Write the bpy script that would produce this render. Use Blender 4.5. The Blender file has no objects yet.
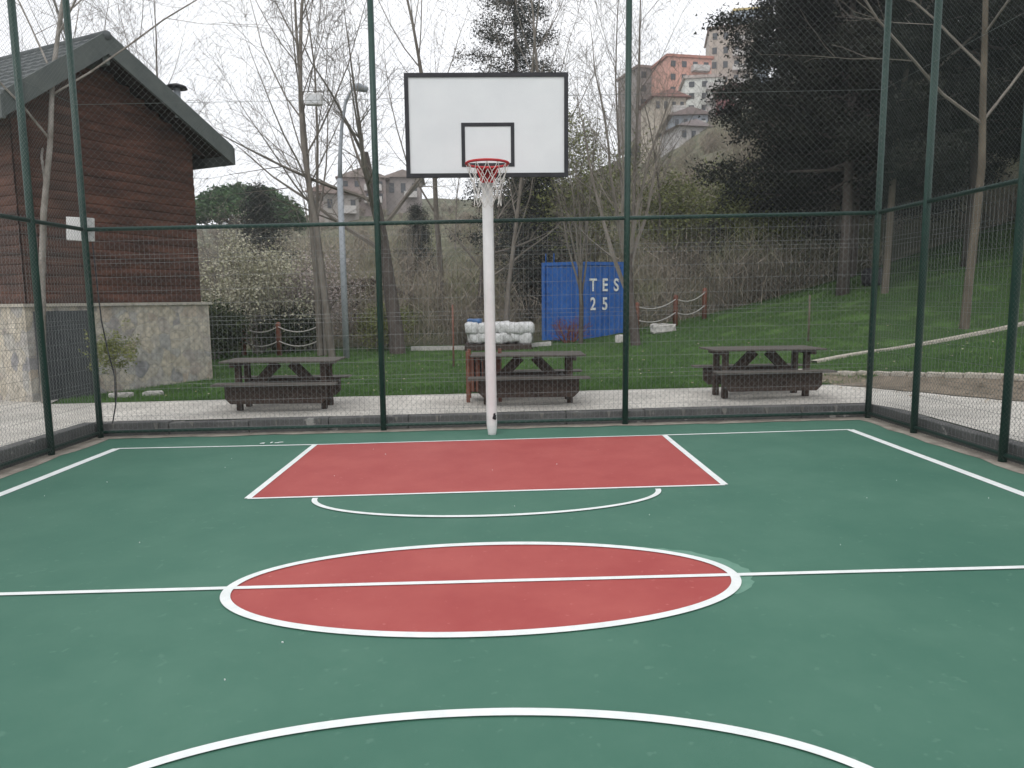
import bpy, math, random
import numpy as np
from mathutils import Vector, Matrix
PI = math.pi
C = bpy.context.scene
COL = C.collection

# ------------------------------------------------------------------ camera
CAM_Z = 1.6078
cd = bpy.data.cameras.new('camera'); cam = bpy.data.objects.new('camera', cd); COL.objects.link(cam)
cd.sensor_width = 36; cd.lens = 709.67 / 1024 * 36
cd.clip_start = 0.05; cd.clip_end = 2000
M = Matrix.Rotation(-0.0165, 4, 'Z') @ Matrix.Rotation(PI/2 - 0.1199, 4, 'X') @ Matrix.Rotation(-0.0097, 4, 'Z')
cam.matrix_world = Matrix.Translation((0, 0, CAM_Z)) @ M
C.camera = cam
C.render.resolution_x = 1024; C.render.resolution_y = 768

# ------------------------------------------------------------------ world, sun, exposure
SUN_EL, SUN_ROT = math.radians(52), math.radians(205)
w = bpy.data.worlds.new('World'); C.world = w; w.use_nodes = True
nt = w.node_tree; nt.nodes.clear()
out = nt.nodes.new('ShaderNodeOutputWorld'); mixs = nt.nodes.new('ShaderNodeMixShader')
bg1 = nt.nodes.new('ShaderNodeBackground'); bg2 = nt.nodes.new('ShaderNodeBackground')
sky = nt.nodes.new('ShaderNodeTexSky'); sky.sky_type = 'NISHITA'; sky.sun_disc = False
sky.sun_elevation = SUN_EL; sky.sun_rotation = SUN_ROT
nt.links.new(sky.outputs[0], bg1.inputs[0]); bg1.inputs[1].default_value = 0.12
tc = nt.nodes.new('ShaderNodeTexCoord'); no = nt.nodes.new('ShaderNodeTexNoise')
no.inputs['Scale'].default_value = 1.6; no.inputs['Detail'].default_value = 5
rp = nt.nodes.new('ShaderNodeValToRGB')
rp.color_ramp.elements[0].position = 0.3; rp.color_ramp.elements[0].color = (0.84, 0.85, 0.88, 1)
rp.color_ramp.elements[1].position = 0.7; rp.color_ramp.elements[1].color = (0.95, 0.95, 0.96, 1)
nt.links.new(tc.outputs['Generated'], no.inputs['Vector']); nt.links.new(no.outputs[0], rp.inputs[0])
nt.links.new(rp.outputs[0], bg2.inputs[0]); bg2.inputs[1].default_value = 0.96
mixs.inputs[0].default_value = 0.93
nt.links.new(bg1.outputs[0], mixs.inputs[1]); nt.links.new(bg2.outputs[0], mixs.inputs[2])
nt.links.new(mixs.outputs[0], out.inputs[0])
sd = bpy.data.lights.new('sun', 'SUN'); sun = bpy.data.objects.new('sun', sd); COL.objects.link(sun)
sd.energy = 0.55; sd.angle = math.radians(20); sd.color = (1.0, 0.97, 0.92)
sun.rotation_euler = (PI/2 - SUN_EL, 0, math.radians(205 - 180 - 50))
C.view_settings.view_transform = 'Standard'; C.view_settings.look = 'None'
C.view_settings.exposure = 0.62; C.view_settings.gamma = 1.0; C.view_settings.use_curve_mapping = False

# ------------------------------------------------------------------ material helper
def lin(c):
    return tuple((x/12.92 if x <= .04045 else ((x+.055)/1.055)**2.4) for x in [v/255 for v in c]) + (1,)
def mat(name, c1, c2=None, scale=5.0, rough=.7, bump=0.0, bscale=None, c3=None, stretch=None, spec=.3, metal=0, coords='Object', detail=6, lo=.35, hi=.65, bdist=.02, speck=None):
    m = bpy.data.materials.new(name); m.use_nodes = True
    t = m.node_tree; b = t.nodes['Principled BSDF']
    b.inputs['Roughness'].default_value = rough; b.inputs['Specular IOR Level'].default_value = spec; b.inputs['Metallic'].default_value = metal
    b.inputs['Base Color'].default_value = (*c1[:3], 1)
    tc = t.nodes.new('ShaderNodeTexCoord'); src = tc.outputs[coords]
    if stretch:
        mp = t.nodes.new('ShaderNodeMapping'); mp.inputs['Scale'].default_value = stretch
        t.links.new(src, mp.inputs[0]); src = mp.outputs[0]
    if c2:
        n = t.nodes.new('ShaderNodeTexNoise'); n.inputs['Scale'].default_value = scale; n.inputs['Detail'].default_value = detail; n.inputs['Roughness'].default_value = .65
        t.links.new(src, n.inputs['Vector'])
        r = t.nodes.new('ShaderNodeValToRGB'); e = r.color_ramp.elements
        e[0].position = lo; e[0].color = (*c1[:3], 1); e[1].position = hi; e[1].color = (*c2[:3], 1)
        if c3:
            k = e.new((lo+hi)/2); k.color = (*c3[:3], 1)
        t.links.new(n.outputs[0], r.inputs[0]); colr = r.outputs[0]
        if speck:
            n3 = t.nodes.new('ShaderNodeTexNoise'); n3.inputs['Scale'].default_value = speck[0]; n3.inputs['Detail'].default_value = 3
            t.links.new(src, n3.inputs['Vector'])
            mr = t.nodes.new('ShaderNodeMapRange'); mr.inputs[1].default_value = speck[1]; mr.inputs[2].default_value = speck[1]+.05
            mr.inputs[4].default_value = speck[3]
            t.links.new(n3.outputs[0], mr.inputs[0])
            mx = t.nodes.new('ShaderNodeMix'); mx.data_type = 'RGBA'; mx.inputs[7].default_value = (*speck[2][:3], 1)
            t.links.new(mr.outputs[0], mx.inputs[0]); t.links.new(colr, mx.inputs[6]); colr = mx.outputs[2]
        t.links.new(colr, b.inputs['Base Color'])
    if bump:
        n2 = t.nodes.new('ShaderNodeTexNoise'); n2.inputs['Scale'].default_value = bscale or scale*4; n2.inputs['Detail'].default_value = 5
        t.links.new(src, n2.inputs['Vector'])
        bp = t.nodes.new('ShaderNodeBump'); bp.inputs['Strength'].default_value = bump; bp.inputs['Distance'].default_value = bdist
        t.links.new(n2.outputs[0], bp.inputs['Height']); t.links.new(bp.outputs[0], b.inputs['Normal'])
    return m

# ------------------------------------------------------------------ mesh builder
class MB:
    def __init__(s): s.v = []; s.f = []
    def add(s, vs, fs):
        n = len(s.v); s.v.extend([tuple(p) for p in vs]); s.f.extend([tuple(i+n for i in f) for f in fs]); return s
    def box(s, c, d, rz=0, mtx=None):
        x, y, z = [k/2 for k in d]
        vs = [Vector((a*x, b*y, e*z)) for e in (-1, 1) for b in (-1, 1) for a in (-1, 1)]
        R = mtx or Matrix.Rotation(rz, 3, 'Z')
        vs = [R @ p + Vector(c) for p in vs]
        return s.add(vs, [(0, 2, 3, 1), (4, 5, 7, 6), (0, 1, 5, 4), (2, 6, 7, 3), (0, 4, 6, 2), (1, 3, 7, 5)])
    def bar(s, a, b, wd, th):   # rectangular bar a->b
        a, b = Vector(a), Vector(b); z = (b-a); L = z.length; z.normalize()
        x = Vector((0, 0, 1)).cross(z)
        if x.length < 1e-3: x = Vector((1, 0, 0))
        x.normalize(); y = z.cross(x)
        R = Matrix((x, y, z)).transposed()
        return s.box((a+b)/2, (wd, th, L), mtx=R)
    def tube(s, pts, rad, n=8, cap=True, closed=False):
        pts = [Vector(p) for p in pts]; k = len(pts)
        if not hasattr(rad, '__len__'): rad = [rad]*k
        base = len(s.v); pu = None
        for i in range(k):
            if closed: d = pts[(i+1) % k] - pts[i-1]
            else: d = pts[min(i+1, k-1)] - pts[max(i-1, 0)]
            if d.length < 1e-9: d = Vector((0, 0, 1))
            d.normalize()
            if pu is None:
                a = Vector((1, 0, 0)) if abs(d.x) < .9 else Vector((0, 1, 0)); u = d.cross(a)
            else:
                u = pu - d*pu.dot(d)
                if u.length < 1e-6: u = d.cross(Vector((1, .3, .2)))
            u.normalize(); pu = u; q = d.cross(u)
            for j in range(n):
                t = 2*PI*j/n; p = pts[i] + (u*math.cos(t)+q*math.sin(t))*rad[i]; s.v.append((p.x, p.y, p.z))
        for i in range(k if closed else k-1):
            for j in range(n):
                a = base+i*n+j; b = base+i*n+(j+1) % n; c = base+((i+1) % k)*n+(j+1) % n; e = base+((i+1) % k)*n+j
                s.f.append((a, b, c, e))
        if cap and not closed:
            s.f.append(tuple(base+j for j in range(n))[::-1]); s.f.append(tuple(base+(k-1)*n+j for j in range(n)))
        return s
    def prism(s, poly, axis, a, b):   # poly 2D extruded along axis
        def P(p, t):
            return {'y': (p[0], t, p[1]), 'x': (t, p[0], p[1]), 'z': (p[0], p[1], t)}[axis]
        n = len(poly); vs = [P(p, a) for p in poly]+[P(p, b) for p in poly]
        fs = [tuple(range(n)), tuple(range(2*n-1, n-1, -1))] + [(i, n+i, n+(i+1) % n, (i+1) % n) for i in range(n)]
        return s.add(vs, fs)
    def build(s, name, m, parent=None, smooth=False, loc=None, bevel=0):
        me = bpy.data.meshes.new(name); me.from_pydata([tuple(p) for p in s.v], [], s.f); me.update()
        me.materials.append(m)
        if smooth: me.shade_smooth()
        o = bpy.data.objects.new(name, me); COL.objects.link(o)
        if parent: o.parent = parent
        if loc: o.location = loc
        if bevel:
            bv = o.modifiers.new('bevel', 'BEVEL'); bv.width = bevel; bv.segments = 2; bv.limit_method = 'ANGLE'
        return o
def npmesh(name, V, F, m, parent=None, loc=None):     # V (n,3), F (k, 3 or 4)
    me = bpy.data.meshes.new(name); V = np.asarray(V, np.float32); F = np.asarray(F, np.int32); k = F.shape[1]
    me.vertices.add(len(V)); me.vertices.foreach_set('co', V.ravel())
    me.loops.add(F.size); me.loops.foreach_set('vertex_index', F.ravel())
    me.polygons.add(len(F)); me.polygons.foreach_set('loop_start', np.arange(0, F.size, k, dtype=np.int32))
    me.update(calc_edges=True); me.materials.append(m)
    o = bpy.data.objects.new(name, me); COL.objects.link(o)
    if parent: o.parent = parent
    if loc: o.location = loc
    return o
def thing(name, label, cat, loc=(0, 0, 0), rz=0, group=None):
    o = bpy.data.objects.new(name, None); COL.objects.link(o); o.location = loc; o.rotation_euler = (0, 0, rz)
    o.empty_display_size = .2
    o['label'] = label; o['category'] = cat
    if group: o['group'] = group
    return o
def tag(o, label, cat, group=None):
    o['label'] = label; o['category'] = cat
    if group: o['group'] = group
    return o
def struct(o): o['kind'] = 'structure'; return o
def stuff(o, label=None, cat=None):
    o['kind'] = 'stuff'
    if label: tag(o, label, cat)
    return o
def dup(root, loc, rz, label, scale=None, group=None):
    r = root.copy(); COL.objects.link(r); r.location = loc; r.rotation_euler = (0, 0, rz); r['label'] = label
    if scale: r.scale = scale if hasattr(scale, '__len__') else (scale,)*3
    if group: r['group'] = group
    for ch in list(root.children):
        c = ch.copy(); COL.objects.link(c); c.parent = r
        for gch in list(ch.children):
            d = gch.copy(); COL.objects.link(d); d.parent = c
    return r

# ------------------------------------------------------------------ terrain
GX = 0.0132
PV = 0.16            # paving level above the court
def sm(t): t = max(0., min(1., t)); return t*t*(3-2*t)
def gslope(x): return GX*max(-9, min(9, x))
US = [-1.2, -.45, -.3, -.2, 0, .1, .2, .28, .4, .6, 1.2]
SS = [.10, .12, .14, .165, .175, .19, .24, .315, .36, .40, .40]
def rise(x):
    if x <= 0: return 0
    if x < 12.7: return .028*x**1.75
    return 2.39+.33*min(x-12.7, 6)
def edge_e(x, y): return (x-4.75)*.83+(y-12)*.555
def T(x, y):
    z = PV-.012+gslope(x)
    a = rise(x)*sm((y-10.6)/12.5)*(1-.85*sm((y-30)/45))
    e = edge_e(x, y)
    b = (.09+.10*max(0, min(20, x-5.5)))*sm(e/.3)*(1-sm((y-12)/6))*sm((x-4.7)/.6)
    z += max(a, b)
    if y > 22.5:
        d = y-22.5; s = float(np.interp(x/y, US, SS))
        dd = d if d < 130 else 130+20*(1-math.exp(-(d-130)/60))
        z += s*dd*sm(d/9+.15) + (.5*math.sin(x*.13+1)*math.cos(y*.11)+.3*math.sin(x*.4+y*.3))*sm(d/15)
    return z
CL, CR, FY = -4.98, 4.64, 8.78      # fence lines

# ------------------------------------------------------------------ materials
m_green = mat('court_green_paint', (.050, .148, .104), (.073, .180, .128), .9, .62, .25, 260, c3=(.060, .162, .114), spec=.35, bdist=.002, speck=(17, .66, (.11, .23, .17), .45))
m_red = mat('court_red_paint', (.36, .062, .058), (.415, .088, .078), 1.6, .62, .25, 260, spec=.35, bdist=.002, speck=(24, .68, (.5, .16, .14), .6))
m_line = mat('white_line_paint', (.84, .86, .85), (.72, .76, .74), 9, .6, spec=.3)
m_patch = mat('fresh_patch_paint', (.16, .30, .23), (.12, .26, .195), 6, .6)
m_conc = mat('dark_concrete', (.09, .09, .09), (.15, .148, .142), 3.2, .9, .5, 40, speck=(6, .66, (.42, .41, .38), .7))
m_strip = mat('worn_concrete_strip', (.22, .195, .165), (.36, .33, .28), 6, .95, .5, 40)
m_post = mat('green_post_paint', (.012, .042, .033), (.018, .056, .043), 8, .45, spec=.45)
m_wire = mat('green_grey_wire', (.11, .13, .12), (.16, .18, .17), 3, .5, spec=.4)
m_wire2 = mat('dark_green_wire', (.045, .068, .060), (.075, .10, .09), 3, .5, spec=.4)
m_weld = mat('galvanised_mesh_wire', (.17, .18, .18), (.22, .23, .23), 3, .45, spec=.5)
m_white = mat('white_metal_paint', (.74, .73, .72), (.66, .65, .64), 5, .5, spec=.4)
m_board = mat('white_board_panel', (.76, .77, .78), (.71, .72, .735), 2.2, .4, spec=.4)
m_black = mat('black_paint', (.022, .022, .026), (.035, .035, .04), 8, .5)
m_rim = mat('red_rim_paint', (.52, .035, .04), (.42, .03, .035), 8, .45)
m_net = mat('white_cord', (.72, .69, .66), (.6, .57, .54), 30, .9)
m_wood = mat('dark_brown_wood', (.040, .027, .022), (.075, .052, .042), 6, .75, .4, 30, stretch=(1, 6, 6))
m_woodtop = mat('weathered_wood_top', (.085, .075, .066), (.15, .135, .118), 6, .8, .4, 30, stretch=(1, 6, 6))
m_redwood = mat('red_brown_slats', (.16, .06, .04), (.24, .10, .065), 8, .7)
m_sack = mat('white_woven_sack', (.72, .72, .72), (.58, .58, .57), 9, .8, .6, 25, bdist=.05, lo=.4, hi=.7)
m_blue = mat('blue_container_paint', (.016, .10, .36), (.035, .145, .46), 1.5, .6, .3, 12)
m_bluesack = mat('blue_tarpaulin', (.05, .12, .28), (.10, .2, .4), 9, .6)
m_bark = mat('grey_brown_bark', (.15, .13, .11), (.24, .215, .185), 6, .9, .6, 30, stretch=(1, 1, .3))
m_darkbark = mat('dark_bark', (.075, .063, .056), (.12, .10, .088), 6, .9, .6, 30, stretch=(1, 1, .3))
m_tanbark = mat('tan_bark', (.11, .09, .068), (.18, .15, .115), 5, .9, .6, 30, stretch=(1, 1, .3))
m_birch = mat('pale_bark', (.16, .14, .115), (.36, .33, .30), 7, .9, .5, 30, stretch=(1, 1, .5))
m_twig = mat('twig_bark', (.16, .138, .118), (.24, .215, .185), 1.5, .9)
m_needle = mat('dark_needles', (.015, .018, .015), (.036, .037, .028), .8, .8, coords='Object', spec=.15)
m_needle2 = mat('grey_needles', (.035, .042, .037), (.06, .066, .056), .8, .8, spec=.15)
m_pine = mat('green_pine_needles', (.045, .09, .040), (.09, .15, .065), .8, .8, spec=.15)
m_soil = mat('leaf_littered_soil', (.15, .125, .095), (.26, .215, .165), 5, 1, .8, 30)
m_hill = mat('dry_hillside', (.14, .13, .09), (.19, .18, .12), .25, 1, .6, 3, c3=(.085, .09, .05))
m_twigmass = mat('dry_thicket', (.12, .10, .075), (.20, .22, .10), .38, .95, c3=(.34, .295, .24), lo=.33, hi=.66)
m_stone_edge = mat('pale_edging_stone', (.40, .36, .30), (.52, .48, .42), 7, .9, .5, 30)
m_rope = mat('white_rope', (.5, .48, .45), (.4, .38, .35), 20, .9)
m_rock = mat('white_rock', (.62, .60, .57), (.45, .43, .4), 5, .9, .6, 20)
m_galv = mat('grey_lamp_metal', (.30, .33, .36), (.38, .40, .43), 3, .5)
m_roof = mat('grey_green_roof_tile', (.085, .095, .10), (.125, .135, .135), 4, .7, .4, 30)
m_fascia = mat('grey_fascia_board', (.095, .108, .105), (.125, .138, .13), 3, .7)
m_soffit = mat('dark_soffit', (.025, .018, .016), (.04, .03, .026), 6, .8)
m_glass = mat('dark_window_glass', (.03, .035, .04), None, rough=.15, spec=.6)

# log siding
m_log = mat('stained_log_siding', (.055, .030, .024), (.145, .068, .048), 1.3, .7, .5, 30, c3=(.088, .043, .032), stretch=(1, 1, 5))

# stone plinth: irregular blocks (voronoi cells)
def stone_mat(name):
    m = bpy.data.materials.new(name); m.use_nodes = True; t = m.node_tree; b = t.nodes['Principled BSDF']
    b.inputs['Roughness'].default_value = .9
    tc = t.nodes.new('ShaderNodeTexCoord'); v = t.nodes.new('ShaderNodeTexVoronoi'); v.inputs['Scale'].default_value = 4.2
    nz = t.nodes.new('ShaderNodeTexNoise'); nz.inputs['Scale'].default_value = 3
    ad = t.nodes.new('ShaderNodeVectorMath'); ad.operation = 'MULTIPLY_ADD'; ad.inputs[1].default_value = (.25, .25, .25)
    t.links.new(tc.outputs['Object'], nz.inputs[0]); t.links.new(nz.outputs['Color'], ad.inputs[0]); t.links.new(tc.outputs['Object'], ad.inputs[2])
    t.links.new(ad.outputs[0], v.inputs['Vector'])
    r = t.nodes.new('ShaderNodeValToRGB'); e = r.color_ramp.elements
    e[0].position = 0; e[0].color = (.46, .41, .33, 1); e[1].position = 1; e[1].color = (.38, .36, .34, 1)
    for p, c in ((.25, (.50, .45, .37)), (.45, (.38, .37, .35)), (.6, (.46, .39, .32)), (.8, (.27, .27, .28)), (.85, (.52, .47, .39))):
        k = e.new(p); k.color = (*c, 1)
    sx = t.nodes.new('ShaderNodeSeparateColor'); t.links.new(v.outputs['Color'], sx.inputs[0]); t.links.new(sx.outputs[0], r.inputs[0])
    n2 = t.nodes.new('ShaderNodeTexNoise'); n2.inputs['Scale'].default_value = 9; n2.inputs['Detail'].default_value = 6; t.links.new(tc.outputs['Object'], n2.inputs[0])
    mx = t.nodes.new('ShaderNodeMix'); mx.data_type = 'RGBA'; mx.blend_type = 'OVERLAY'; mx.inputs[0].default_value = .8
    t.links.new(r.outputs[0], mx.inputs[6]); t.links.new(n2.outputs[0], mx.inputs[7])
    v2 = t.nodes.new('ShaderNodeTexVoronoi'); v2.feature = 'DISTANCE_TO_EDGE'; v2.inputs['Scale'].default_value = 4.2; t.links.new(ad.outputs[0], v2.inputs['Vector'])
    mr = t.nodes.new('ShaderNodeMapRange'); mr.inputs[2].default_value = .035; t.links.new(v2.outputs[0], mr.inputs[0])
    m2 = t.nodes.new('ShaderNodeMix'); m2.data_type = 'RGBA'; m2.inputs[6].default_value = (.42, .39, .33, 1)
    t.links.new(mr.outputs[0], m2.inputs[0]); t.links.new(mx.outputs[2], m2.inputs[7]); t.links.new(m2.outputs[2], b.inputs['Base Color'])
    bp = t.nodes.new('ShaderNodeBump'); bp.inputs['Strength'].default_value = .5; bp.inputs['Distance'].default_value = .02
    t.links.new(mr.outputs[0], bp.inputs['Height']); t.links.new(bp.outputs[0], b.inputs['Normal'])
    return m
m_stone = stone_mat('rough_stone_cladding')

def paving_mat(name):
    m = bpy.data.materials.new(name); m.use_nodes = True; t = m.node_tree; b = t.nodes['Principled BSDF']
    b.inputs['Roughness'].default_value = .9
    tc = t.nodes.new('ShaderNodeTexCoord'); br = t.nodes.new('ShaderNodeTexBrick')
    br.inputs['Scale'].default_value = 1; br.inputs['Brick Width'].default_value = .2; br.inputs['Row Height'].default_value = .1; br.inputs['Mortar Size'].default_value = .006
    br.inputs['Color1'].default_value = (.66, .63, .57, 1); br.inputs['Color2'].default_value = (.55, .52, .47, 1); br.inputs['Mortar'].default_value = (.36, .34, .31, 1)
    t.links.new(tc.outputs['Object'], br.inputs['Vector'])
    n = t.nodes.new('ShaderNodeTexNoise'); n.inputs['Scale'].default_value = 1.3; n.inputs['Detail'].default_value = 8; t.links.new(tc.outputs['Object'], n.inputs[0])
    mr = t.nodes.new('ShaderNodeMapRange'); mr.inputs[1].default_value = .3; mr.inputs[2].default_value = .7; mr.inputs[3].default_value = .72; mr.inputs[4].default_value = 1.08
    t.links.new(n.outputs[0], mr.inputs[0])
    mx = t.nodes.new('ShaderNodeMix'); mx.data_type = 'RGBA'; mx.blend_type = 'MULTIPLY'; mx.inputs[0].default_value = 1
    t.links.new(br.outputs[0], mx.inputs[6]); t.links.new(mr.outputs[0], mx.inputs[7]); t.links.new(mx.outputs[2], b.inputs['Base Color'])
    return m
m_paving = paving_mat('interlocking_paving')
m_lawn = mat('lawn_green', (.052, .105, .032), (.09, .16, .048), 1.1, 1, .8, 40, c3=(.045, .08, .027), spec=.1, speck=(5, .68, (.10, .12, .05), .5))
m_blade = mat('grass_blade', (.062, .135, .038), (.115, .21, .06), 1.4, .8, spec=.15)

# ------------------------------------------------------------------ ground, court, paving
def sheet(name, poly_fn, m, z, nx=2, ny=2):
    pass
def grid(name, xs, ys, zf, m):
    V = [(x, y, zf(x, y)) for y in ys for x in xs]; nx = len(xs)
    F = [(j*nx+i, j*nx+i+1, (j+1)*nx+i+1, (j+1)*nx+i) for j in range(len(ys)-1) for i in range(nx-1)]
    o = npmesh(name, V, F, m); o.data.shade_smooth(); return struct(o)
xs = list(np.linspace(-240, -24, 22))+list(np.arange(-22, 26, .4))+list(np.linspace(27, 240, 24))
ys = [-60, -30, -15, -5, 0, 4, 8]+list(np.arange(8.2, 24, .4))+list(np.arange(24.5, 60, 1.5))+list(np.linspace(62, 250, 36))
def lawn_z(x, y):
    if CL-.05 < x < CR+.05 and y < FY+.0: return -.3
    if y < 10.6 and x > -11.8 and edge_e(x, y) < .2: return -.25
    if x > 4.65 and y < 12.2 and edge_e(x, y) < .36: return T(x, y)-.15
    return T(x, y)
lawn = grid('lawn', xs, [v for v in ys if v < 23.2], lawn_z, m_lawn)
hill = grid('hillside', xs, [22.8]+[v for v in ys if v >= 23.2], lambda x, y: T(x, y)+(-.06 if y < 23 else .0), m_hill)

court = grid('court_surface', [-4.9, -2, 0, 2, 4.62], [-6, -2, 2, 6, 8.70], lambda x, y: GX*x, m_green)
strip = MB()
random.seed(3)
def edge_strip(pts_in, pts_out, z):
    n = len(pts_in); vs = [(x, y, GX*x+z) for x, y in pts_in]+[(x, y, GX*x+z) for x, y in pts_out]
    strip.add(vs, [(i, i+1, n+i+1, n+i) for i in range(n-1)])
def jag(a): return a+random.uniform(-.035, .035)
yy = [-6+i*.25 for i in range(60)]
yy = [y for y in yy if y < 8.55]+[8.70]
edge_strip([(jag(-4.83), y) for y in yy], [(-5.05, y) for y in yy], .004)
edge_strip([(4.72, y) for y in yy], [(jag(4.50), y) for y in yy], .004)
xx = [-5.05+i*.25 for i in range(39)]+[4.72]
edge_strip([(x, jag(8.67)) for x in xx], [(x, 8.86) for x in xx], .006)
struct(strip.build('concrete_strip', m_strip))

def flat(mb, pts, z):   # polygon on sloping court
    n = len(pts); mb.add([(x, y, GX*x+z) for x, y in pts], [tuple(range(n))])
def line(mb, a, b, wd, z=.004):
    a, b = Vector(a), Vector(b); d = (b-a).normalized(); n = Vector((-d.y, d.x))*wd/2
    k = max(1, int((b-a).length/.4)); P = []; rnd = random.Random(int(a.x*100)+7)
    for i in range(k+1):
        p = a+(b-a)*i/k; j = rnd.uniform(-.003, .003)
        P.append((p+n*(1+j*20), p-n*(1-j*20)))
    for i in range(k):
        q = [P[i][0], P[i][1], P[i+1][1], P[i+1][0]]
        flat(mb, [(v.x, v.y) for v in q], z)
def ell(cx, cy, a, b, t): return (cx+a*math.cos(t), cy+b*math.sin(t))
def ellband(mb, cx, cy, a, b, wd, t0, t1, n=96, z=.0075):
    for i in range(n):
        ta, tb = t0+(t1-t0)*i/n, t0+(t1-t0)*(i+1)/n
        w1 = wd/2
        flat(mb, [ell(cx, cy, a-w1, b-w1, ta), ell(cx, cy, a+w1, b+w1, ta), ell(cx, cy, a+w1, b+w1, tb), ell(cx, cy, a-w1, b-w1, tb)], z)
# measured on the photograph: lines not perfectly square to one another
BL0, BL1 = (-4.40, 8.06), (4.06, 8.06)
KB0, KB1, KF1, KF0 = (-2.12, 7.99), (1.88, 8.02), (1.885, 5.82), (-2.115, 5.79)
red = MB(); flat(red, [KF0, KF1, KB1, KB0], .002); struct(red.build('red_key_area', m_red))
CC = (-.115, 3.885); EA, EB = 1.44, .635
disc = MB(); flat(disc, [ell(*CC, EA, EB, 2*PI*i/96) for i in range(96)], .002); struct(disc.build('red_centre_ellipse', m_red))
pt = MB()
rp_ = random.Random(5); pts = []
for i in range(26):
    t = -.38+1.25*i/25; k = .04+.08*math.sin(PI*i/25)+rp_.uniform(-.015, .015); pts.append(ell(*CC, EA+k, EB+k*1.1, t))
inner = [ell(*CC, EA-.01, EB-.01, -.38+1.25*i/25) for i in range(26)][::-1]
n = 26
pt.add([(x, y, GX*x+.0012) for x, y in pts+inner[::-1]], [(i, n+i, n+i+1, i+1) for i in range(n-1)])
struct(pt.build('repainted_patch', m_patch))
ln = MB()
line(ln, (-4.37, -6), (-4.40, 8.06), .095); line(ln, (4.06, -6), (4.06, 8.06), .085)
line(ln, BL0, KB0, .04, .0045); line(ln, KB1, BL1, .04, .0045)
line(ln, KB0, KB1, .03, .005); line(ln, KF0, KF1, .035, .005)
line(ln, KB0, KF0, .06, .0058); line(ln, KB1, KF1, .06, .0058)
line(ln, (-4.38, 3.925), (4.06, 3.87), .04, .0066)
ellband(ln, *CC, EA, EB, .055, 0, 2*PI, 128)
ellband(ln, -.12, 5.74, 1.42, .61, .045, PI, 2*PI, 64)
ellband(ln, -.11, 1.96, 1.43, .64, .05, 0, PI, 64)
line(ln, (-2.1, 1.95), (1.9, 1.93), .04)
struct(ln.build('court_lines', m_line))
# little paint flakes / debris on the court
deb = MB(); rd = random.Random(8)
for i in range(22):
    x, y = rd.uniform(-4.5, 4.2), rd.uniform(2.2, 8.4); s = rd.uniform(.0015, .0045)
    deb.box((x, y, GX*x+.006), (s*2.2, s, .006), rd.uniform(0, 3))
for i in range(5):
    x = -2.62+rd.uniform(-.15, .15); deb.box((x, 8.13+rd.uniform(-.02, .02), GX*x+.0115), (.05, .018, .004), rd.uniform(0, 3))
stuff(deb.build('paint_flakes', m_line), 'tiny pale flakes and specks scattered on the painted court', 'flakes')

# paving outside the fences
pav = MB()
def pgrid(x0, x1, y0, y1, n=12, k=12, fn=None):
    V = []; F = []
    for j in range(k+1):
        y = y0+(y1-y0)*j/k
        a, b = (x0, x1) if fn is None else fn(y)
        for i in range(n+1):
            x = a+(b-a)*i/n; V.append((x, y, PV+.004+gslope(x)))
    for j in range(k):
        for i in range(n): a = j*(n+1)+i; F.append((a, a+1, a+n+2, a+n+1))
    pav.add(V, F)
pgrid(CL-.1, CR+.1, 9.0, 10.86)
pgrid(-7.6, CL-.1, 9.0, 10.86)
pgrid(0, 0, 10.86, 13.8, fn=lambda y: (-12, -6.9-(y-10.86)*.35))
pgrid(-12, -7.6, -6, 10.86)
pgrid(-7.6, CL-.24, -6, 9.0)
pgrid(0, 0, -6, 10.86, fn=lambda y: (CR+.24 if y < 8.8 else CR+.1, 4.75-(y-12)*.555/.83+.12), n=14, k=34)
struct(pav.build('paving', m_paving))
# kerbs (behind the fence, slightly higher than the court)
kb = MB(); rk = random.Random(2)
def kerb_run(a, b, wd, h):
    a, b = Vector(a), Vector(b); L = (b-a).length; k = max(1, int(L/.95)); d = (b-a)/k; ang = math.atan2(d.y, d.x)
    for i in range(k):
        c = a+d*(i+.5); z0 = GX*c.x; hh = h+rk.uniform(-.006, .006)
        Rm = Matrix.Rotation(ang, 3, 'Z') @ Matrix.Rotation(-math.atan(GX)*math.cos(ang), 3, 'Y')
        kb.box((c.x, c.y, z0+hh/2-.03+rk.uniform(-.003, .003)), (L/k-.008, wd, hh+.06), mtx=Rm)
kerb_run((CL-.2, FY+.17), (CR+.2, FY+.17), .16, PV)
kerb_run((CL-.17, -6), (CL-.17, FY+.08), .15, PV+.03)
kerb_run((CR+.17, -6), (CR+.17, FY+.08), .15, PV+.0)
struct(kb.build('concrete_kerb', m_conc, bevel=.012))
mj = MB(); x = CL+.12
while x < CR:
    w_ = rk.uniform(.015, .045); h_ = rk.uniform(.05, .14); z0 = GX*x
    V = [(x-w_*.9, z0+PV-.004), (x+w_*.7, z0+PV-.004), (x+w_*.35, z0+PV-h_*.6), (x+w_*.1, z0+PV-h_), (x-w_*.3, z0+PV-h_*.7)]
    mj.prism(V, 'y', FY+.078, FY+.10); x += rk.uniform(.42, .56)
struct(mj.build('kerb_mortar', mat('kerb_mortar', (.13, .125, .115), (.24, .23, .21), 12, .95)))
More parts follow.
